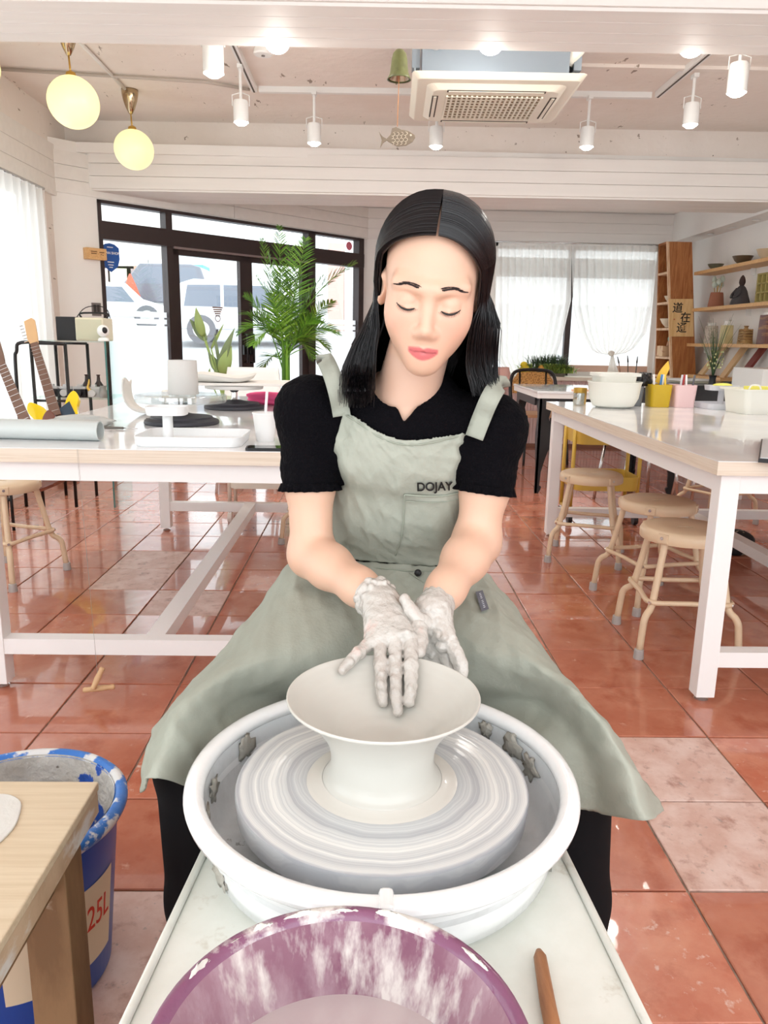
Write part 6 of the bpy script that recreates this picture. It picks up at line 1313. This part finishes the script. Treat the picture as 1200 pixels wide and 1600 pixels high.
def back_strand(ph, j):
    return catmull([hd(.022*ph,-.05,.119), hd(.055*ph,-.096,.09), hd(.076*ph,-.117+.02*ph*ph,.03), hd(.08*ph,-.119+.03*ph*ph,-.03), hd(.076*ph,-.108+.03*ph*ph,-.09), np.array((.055+.075*ph,1.262-.02*ph*ph,.99)), np.array((.055+.085*ph+j*.02,1.312,.86+j*.02))], 20)
sheet_.sheet([back_strand(ph, 0) for ph in np.linspace(-1, 1, 24)])
for k in range(420): P = back_strand(rh.uniform(-1,1), rh.uniform(-1,1))+np.array((0,.003,0)); hair.tube(P, np.linspace(.0014,.0007,20), 3, caps=False)
sheet_.build('hair_base', M_hair, person, smooth=True, solid=.003)
tag(hair.build('hair', mat('hair_strand', (11,8,12), .3, spec=.45), person, smooth=True), kind='stuff')

# ------------------------------------------------------------------ black knit top
tv = Vol((-.19,1.03,.63), (.29,1.44,1.075), .0034); torso(tv, .006)
for sh, el, fr_ in ((SHL,ELL,.40),(SHR,ELR,.40)):
    d = (el-sh); q = sh+d*.46; tv.ell(sh, (.047,.047,.047), k=.025); tv.cone(sh, sh+d*.40, .046, .0425, .025); tv.cone(sh+d*.40, q, .0425, .043, .01)
nb = np.array((.052,1.165,.985)); tv.ell(nb+np.array((0,-.02,-.055)), (.095,.043,.058), k=.03); tv.cone(nb+(0,.012,-.02), nb+(.0,.03,.045), .075, .062, .03)
# cut: sleeve ends, neck opening, V
for sh, el in ((SHL,ELL),(SHR,ELR)):
    d = (el-sh)/np.linalg.norm(el-sh); c0 = sh+(el-sh)*.52; 
    G = [tv.ax[0][:, None, None], tv.ax[1][None, :, None], tv.ax[2][None, None, :]]; pd = (G[0]-c0[0])*d[0]+(G[1]-c0[1])*d[1]+(G[2]-c0[2])*d[2]
    rd = np.sqrt((G[0]-c0[0]-pd*d[0])**2+(G[1]-c0[1]-pd*d[1])**2+(G[2]-c0[2]-pd*d[2])**2); cyl = np.maximum(np.maximum(-pd, rd-.075), pd-.2); near = (np.abs(G[0]-c0[0]) < .075); tv.D = np.where(near & (cyl < .02), np.maximum(tv.D, -cyl), tv.D).astype(np.float32)
va, vl, vr = ony(632,664,1.09), ony(590,548,1.09), ony(716,552,1.09)
def half(p, q):   # signed distance to the line p->q in XZ, positive on the right
    dx, dz = q[0]-p[0], q[2]-p[2]; n_ = math.hypot(dx, dz); return lambda G: ((G[0]-p[0])*dz-(G[2]-p[2])*dx)/n_
G = [tv.ax[0][:, None, None], tv.ax[1][None, :, None], tv.ax[2][None, None, :]]
vsh = np.maximum(np.maximum(-half(va, vl)(G), half(va, vr)(G)), G[1]-1.20+0*G[0]); tv.D = np.maximum(tv.D, -vsh).astype(np.float32)
tv.cone(nb+(0,-.012,.03), nb+(0,-.01,.12), .046, .06, .006, 's')
VT, FT = tv.mesh(); VT = relax(VT, FT, 2)
rt = np.random.RandomState(2); K = [(rt.randn(3)*150, rt.rand()*6) for _ in range(9)]; crk = sum(np.sin(VT@k+p) for k, p in K)/9
ctr = np.array((.05,1.21,.88)); nr = VT-ctr; nr /= np.linalg.norm(nr, axis=1)[:, None]; VT = VT+nr*(crk*.0022)[:, None]
M_knit = mat('black_knit', (6,5,9), .95, spec=.12, sheen=.0, bump=.7, bscale=160)
put_np('knit_top', VT, FT, [M_knit], person)
for sh, el in ((SHL,ELL),(SHR,ELR)):   # frilled sleeve hems
    d = (el-sh)/np.linalg.norm(el-sh); c0 = sh+(el-sh)*.515; e1 = np.cross(d, (0,1,0)); e1 /= np.linalg.norm(e1); e2 = np.cross(d, e1); G = []
    for u in np.linspace(0, 1, 5): G.append([c0+d*(.012*u-.004)+(e1*math.cos(a)+e2*math.sin(a))*(.0432+.002*u+.004*u*math.sin(17*a+math.sin(3*a)*2)) for a in np.linspace(0, 2*math.pi, 120, endpoint=False)])
    MB().sheet(G, closed=True).build('sleeve_frill', M_knit, person, smooth=True, solid=.003)
for k in range(2): p = ony(633-k*5, 671+k*12, 1.108); MB().ell(p, (.0055,.004,.0055), 12, 8).build('button', M_blk, person, smooth=True)

# ------------------------------------------------------------------ trousers and shoes
pv = Vol((-.40,.80,.05), (.46,1.5,.74), .007); legs(pv, .014); pv.ell((.05,1.355,.55), (.165,.125,.09), k=.04); pv.ell((.05,1.335,.64), (.13,.1,.07), k=.03); VP, FP = pv.mesh(); VP = relax(VP, FP, 3)
put_np('trousers', VP, FP, [mat('black_trousers', (9,8,11), .9, spec=.2)], person)
for x in (-.215,.318): MB().ell((x,.95,.042), (.047,.125,.042), 20, 12).build('shoe', M_blk, person, smooth=True)

# ------------------------------------------------------------------ apron
def C(rows): return np.array([[ony(*p) for p in r] for r in rows])
M_apr = mat_layers('sage_cotton', (164,166,154), [((155,159,147), 3, .4, .65, None), ((140,146,134), 6, .55, .75, None), ((226,226,220), 28, .73, .76, None)], rough=.85, bump=.12, bscale=220, spec=.2)
skirt = C([
 [(514,866,1.30),(540,872,1.235),(588,877,1.208),(636,881,1.20),(688,884,1.208),(728,886,1.24),(748,884,1.30)],
 [(455,872,1.30),(488,896,1.20),(558,915,1.155),(634,930,1.16),(704,925,1.155),(758,915,1.19),(782,915,1.28)],
 [(408,938,1.22),(446,945,1.10),(535,968,1.075),(634,1000,1.12),(728,975,1.075),(795,965,1.09),(832,982,1.19)],
 [(348,1012,1.09),(392,1015,.985),(490,1042,1.01),(634,1075,1.10),(775,1045,1.01),(856,1035,.985),(893,1072,1.08)],
 [(258,1108,.97),(312,1085,.895),(428,1120,1.045),(634,1150,1.10),(812,1120,1.045),(915,1098,.90),(955,1140,.98)],
 [(226,1168,.92),(276,1152,.845),(420,1200,1.055),(634,1215,1.10),(830,1190,1.055),(968,1190,.85),(1003,1208,.935)],
 [(214,1240,.90),(256,1216,.815),(400,1270,1.06),(634,1290,1.10),(850,1262,1.06),(995,1282,.82),(1040,1266,.92)]])
def depth_map(V, cell=5):
    q = np.array([proj(p) for p in V]); D_ = {}
    for a, b, z in zip((q[:, 0]//cell).astype(int), (q[:, 1]//cell).astype(int), q[:, 2]):
        for i in (-1,0,1):
            for j in (-1,0,1):
                k = (a+i, b+j)
                if z < D_.get(k, 9): D_[k] = z
    return D_
def conform(G, D_, m=.006, cell=5, it=3, edges=True):
    G = G.copy(); a, b = G.shape[:2]
    for rep in range(2):
        for i in range(a):
            for j in range(b):
                x, y, z = proj(G[i, j]); d = D_.get((int(x//cell), int(y//cell)), 9)
                if z > d-m: G[i, j] = CAM+(G[i, j]-CAM)*((d-m)/z)
        if edges: G[:, 0] = np.apply_along_axis(lambda c: np.convolve(np.pad(c, 4, mode='edge'), np.ones(9)/9, 'valid'), 0, G[:, 0]); G[:, -1] = np.apply_along_axis(lambda c: np.convolve(np.pad(c, 4, mode='edge'), np.ones(9)/9, 'valid'), 0, G[:, -1])
        for _ in range(it if rep == 0 else min(it, 2)):
            H_ = G.copy(); H_[1:-1, 1:-1] = (G[:-2, 1:-1]+G[2:, 1:-1]+G[1:-1, :-2]+G[1:-1, 2:])/4; G = H_
    return G
S = conform(bicubic(skirt, 110, 150), depth_map(VP), .008)
def fold(S, seed, amp, kmin=2, kmax=6):
    rn = np.random.RandomState(seed); a, b = S.shape[:2]; u, v = np.meshgrid(np.linspace(0, 1, b), np.linspace(0, 1, a)); d = np.zeros((a, b))
    for _ in range(14):
        f, g, p = rn.uniform(kmin, kmax)*rn.choice((-1,1)), rn.uniform(kmin*.3, kmax*.8)*rn.choice((-1,1)), rn.rand()*6; w_ = np.sin(2*math.pi*(f*u+g*v)+p+1.2*np.sin(5*u+3*v+p)); d += (1-np.abs(w_))**2.0*rn.uniform(.3,1)-.25
    du = np.gradient(S, axis=1); dv = np.gradient(S, axis=0); n = np.cross(dv, du); n /= np.linalg.norm(n, axis=2)[..., None]+1e-9
    return S+n*(d*amp)[..., None], n
S, Nn = fold(S, 3, .0016, 1.5, 4.5)
S, _ = fold(S, 8, .0004, 5, 11)
MB().sheet(S).build('apron_skirt', M_apr, person, smooth=True, solid=.0022)
bib = C([
 [(537,642,1.150),(560,655,1.128),(592,676,1.112),(630,688,1.106),(668,686,1.110),(708,680,1.116),(750,674,1.120)],
 [(521,700,1.178),(552,705,1.135),(590,716,1.116),(628,722,1.111),(668,722,1.114),(712,717,1.122),(752,712,1.145)],
 [(517,770,1.205),(548,772,1.158),(588,776,1.136),(628,780,1.131),(670,780,1.134),(712,775,1.145),(744,770,1.18)],
 [(517,832,1.235),(546,834,1.192),(586,838,1.172),(628,842,1.167),(672,842,1.17),(708,838,1.186),(728,832,1.23)],
 [(516,868,1.29),(542,873,1.232),(586,879,1.207),(630,883,1.200),(676,884,1.204),(722,884,1.228),(746,882,1.29)]])
def seg_d(V, a, b): ba = b-a; t_ = np.clip((V-a)@ba/(ba@ba), 0, 1); return np.linalg.norm(V-a-t_[:, None]*ba, axis=1)
sel = (np.abs(VT[:, 0]-.05) < .115) & (seg_d(VT, SHL, ELL) > .066) & (seg_d(VT, SHR, ELR) > .066)
Bb = conform(bicubic(bib, 80, 90), depth_map(VT[sel]), .007); Bb, _ = fold(Bb, 5, .0013, 1.2, 4); Bb, _ = fold(Bb, 6, .0003, 4, 9)
MB().sheet(Bb).build('apron_bib', M_apr, person, smooth=True, solid=.002)
GRID = np.concatenate([Bb.reshape(-1, 3), S.reshape(-1, 3)]); GP = np.array([proj(p) for p in GRID])
def drape_on(px, py, off=.003):
    i = np.argsort((GP[:, 0]-px)**2+(GP[:, 1]-py)**2)[:6]; i = i[GP[i, 2] < GP[i, 2].min()+.03]; return ony(px, py, GRID[i, 1].min()-off)
def seam(pts, r=.0011, name='stitched_seam', m=None): 
    P = catmull([drape_on(*p, .002) for p in pts], 24); return MB().tube(P, r, 5).build(name, m or mat('seam_sage', (150,156,142), .9), person, smooth=True)
def strip(name, ctr, w, m, thick=.002):
    P = catmull([ony(*p) for p in ctr], 24); G = []
    for i in range(24):
        d = P[min(i+1,23)]-P[max(i-1,0)]; vw = P[i]-CAM; s_ = np.cross(d, vw); s_ /= np.linalg.norm(s_); G.append([P[i]-s_*w/2, P[i]-s_*w/6, P[i]+s_*w/6, P[i]+s_*w/2])
    G = conform(np.array(G), DT, .006, it=0, edges=False)
    return MB().sheet(G).build(name, m, person, smooth=True, solid=thick)
DT = depth_map(VT)
strip('apron_strap', [(534,650,1.140),(529,622,1.120),(521,592,1.122),(512,570,1.150),(507,561,1.20),(508,566,1.25)], .026, M_apr)
strip('apron_strap', [(741,684,1.142),(751,657,1.110),(763,628,1.090),(774,608,1.105),(782,600,1.15),(784,606,1.21)], .027, M_apr)
seam([(541,649),(562,662),(593,683),(630,695),(668,693),(702,685),(730,679)])
seam([(632,773),(660,775),(690,775),(712,771),(730,765)], .0014); seam([(632,773),(631,800),(628,835),(618,868)]); seam([(634,783),(660,785),(690,785),(726,778)], .0008)
seam([(560,884),(600,888),(640,892),(675,892)]); seam([(640,895),(652,903),(662,910)])
p = drape_on(653,895,.006); MB().ell(p, (.006,.004,.006), 14, 8).build('snap_button', M_blk, person, smooth=True)
def text_on(body, size_px, cx, cy, m, rot=0.0, off=.0035, name='lettering', stretch=1.0, bold=0.0):
    o = text_mesh(name, body, size_px, m, person, (0,0,0), (0,0,0), depth=.0, bold=bold); o.location = (0,0,0); c, s = math.cos(rot), math.sin(rot); org = np.array(person['_o'])
    for v in o.data.vertices: x, y = v.co.x*stretch, v.co.y; v.co = tuple(drape_on(cx+x*c-y*s, cy-(x*s+y*c), off)-org)
text_on('DOJAY', 18.5, 679, 761, mat('print_black', (16,16,18), .7), math.radians(1.5), stretch=.98, bold=.45)
tg = [drape_on(*p, .0055) for p in ((743,925),(754,922),(764,951),(752,955))]; MB().prism([tuple(p) for p in tg[::-1]], (0,-.0012,0)).build('woven_tag', mat('tag_slate', (104,106,116), .8), person)
for k, f_ in enumerate((.12,.2,.29,.37,.5,.58,.67,.76,.84)): a = (tg[0]*(1-f_)+tg[3]*f_)*.62+(tg[1]*(1-f_)+tg[2]*f_)*.38; c = (tg[0]*(1-f_)+tg[3]*f_)*.38+(tg[1]*(1-f_)+tg[2]*f_)*.62; MB().tube([a-(0,.0016,0), c-(0,.0016,0)], .0006, 4).build('woven_mark', mat('tag_text', (200,200,206), .8), person)

# low stool under the potter
t = thing('low_stool', 'low round wooden stool the potter sits on, under her apron', 'stool', (.05,1.36,0))
MB().lathe([(.13,.43),(.15,.435),(.15,.455),(.14,.462),(0,.462)], (.05,1.37,-.02), 32, True, False).build('seat', M_pine, t, autos=40)
for k in range(4): a = k*math.pi/2+.7; MB().tube([(.05+.1*math.cos(a),1.37+.1*math.sin(a),.41),(.05+.14*math.cos(a),1.37+.14*math.sin(a),0)], .015, 8).build('leg', M_pine, t, smooth=True)
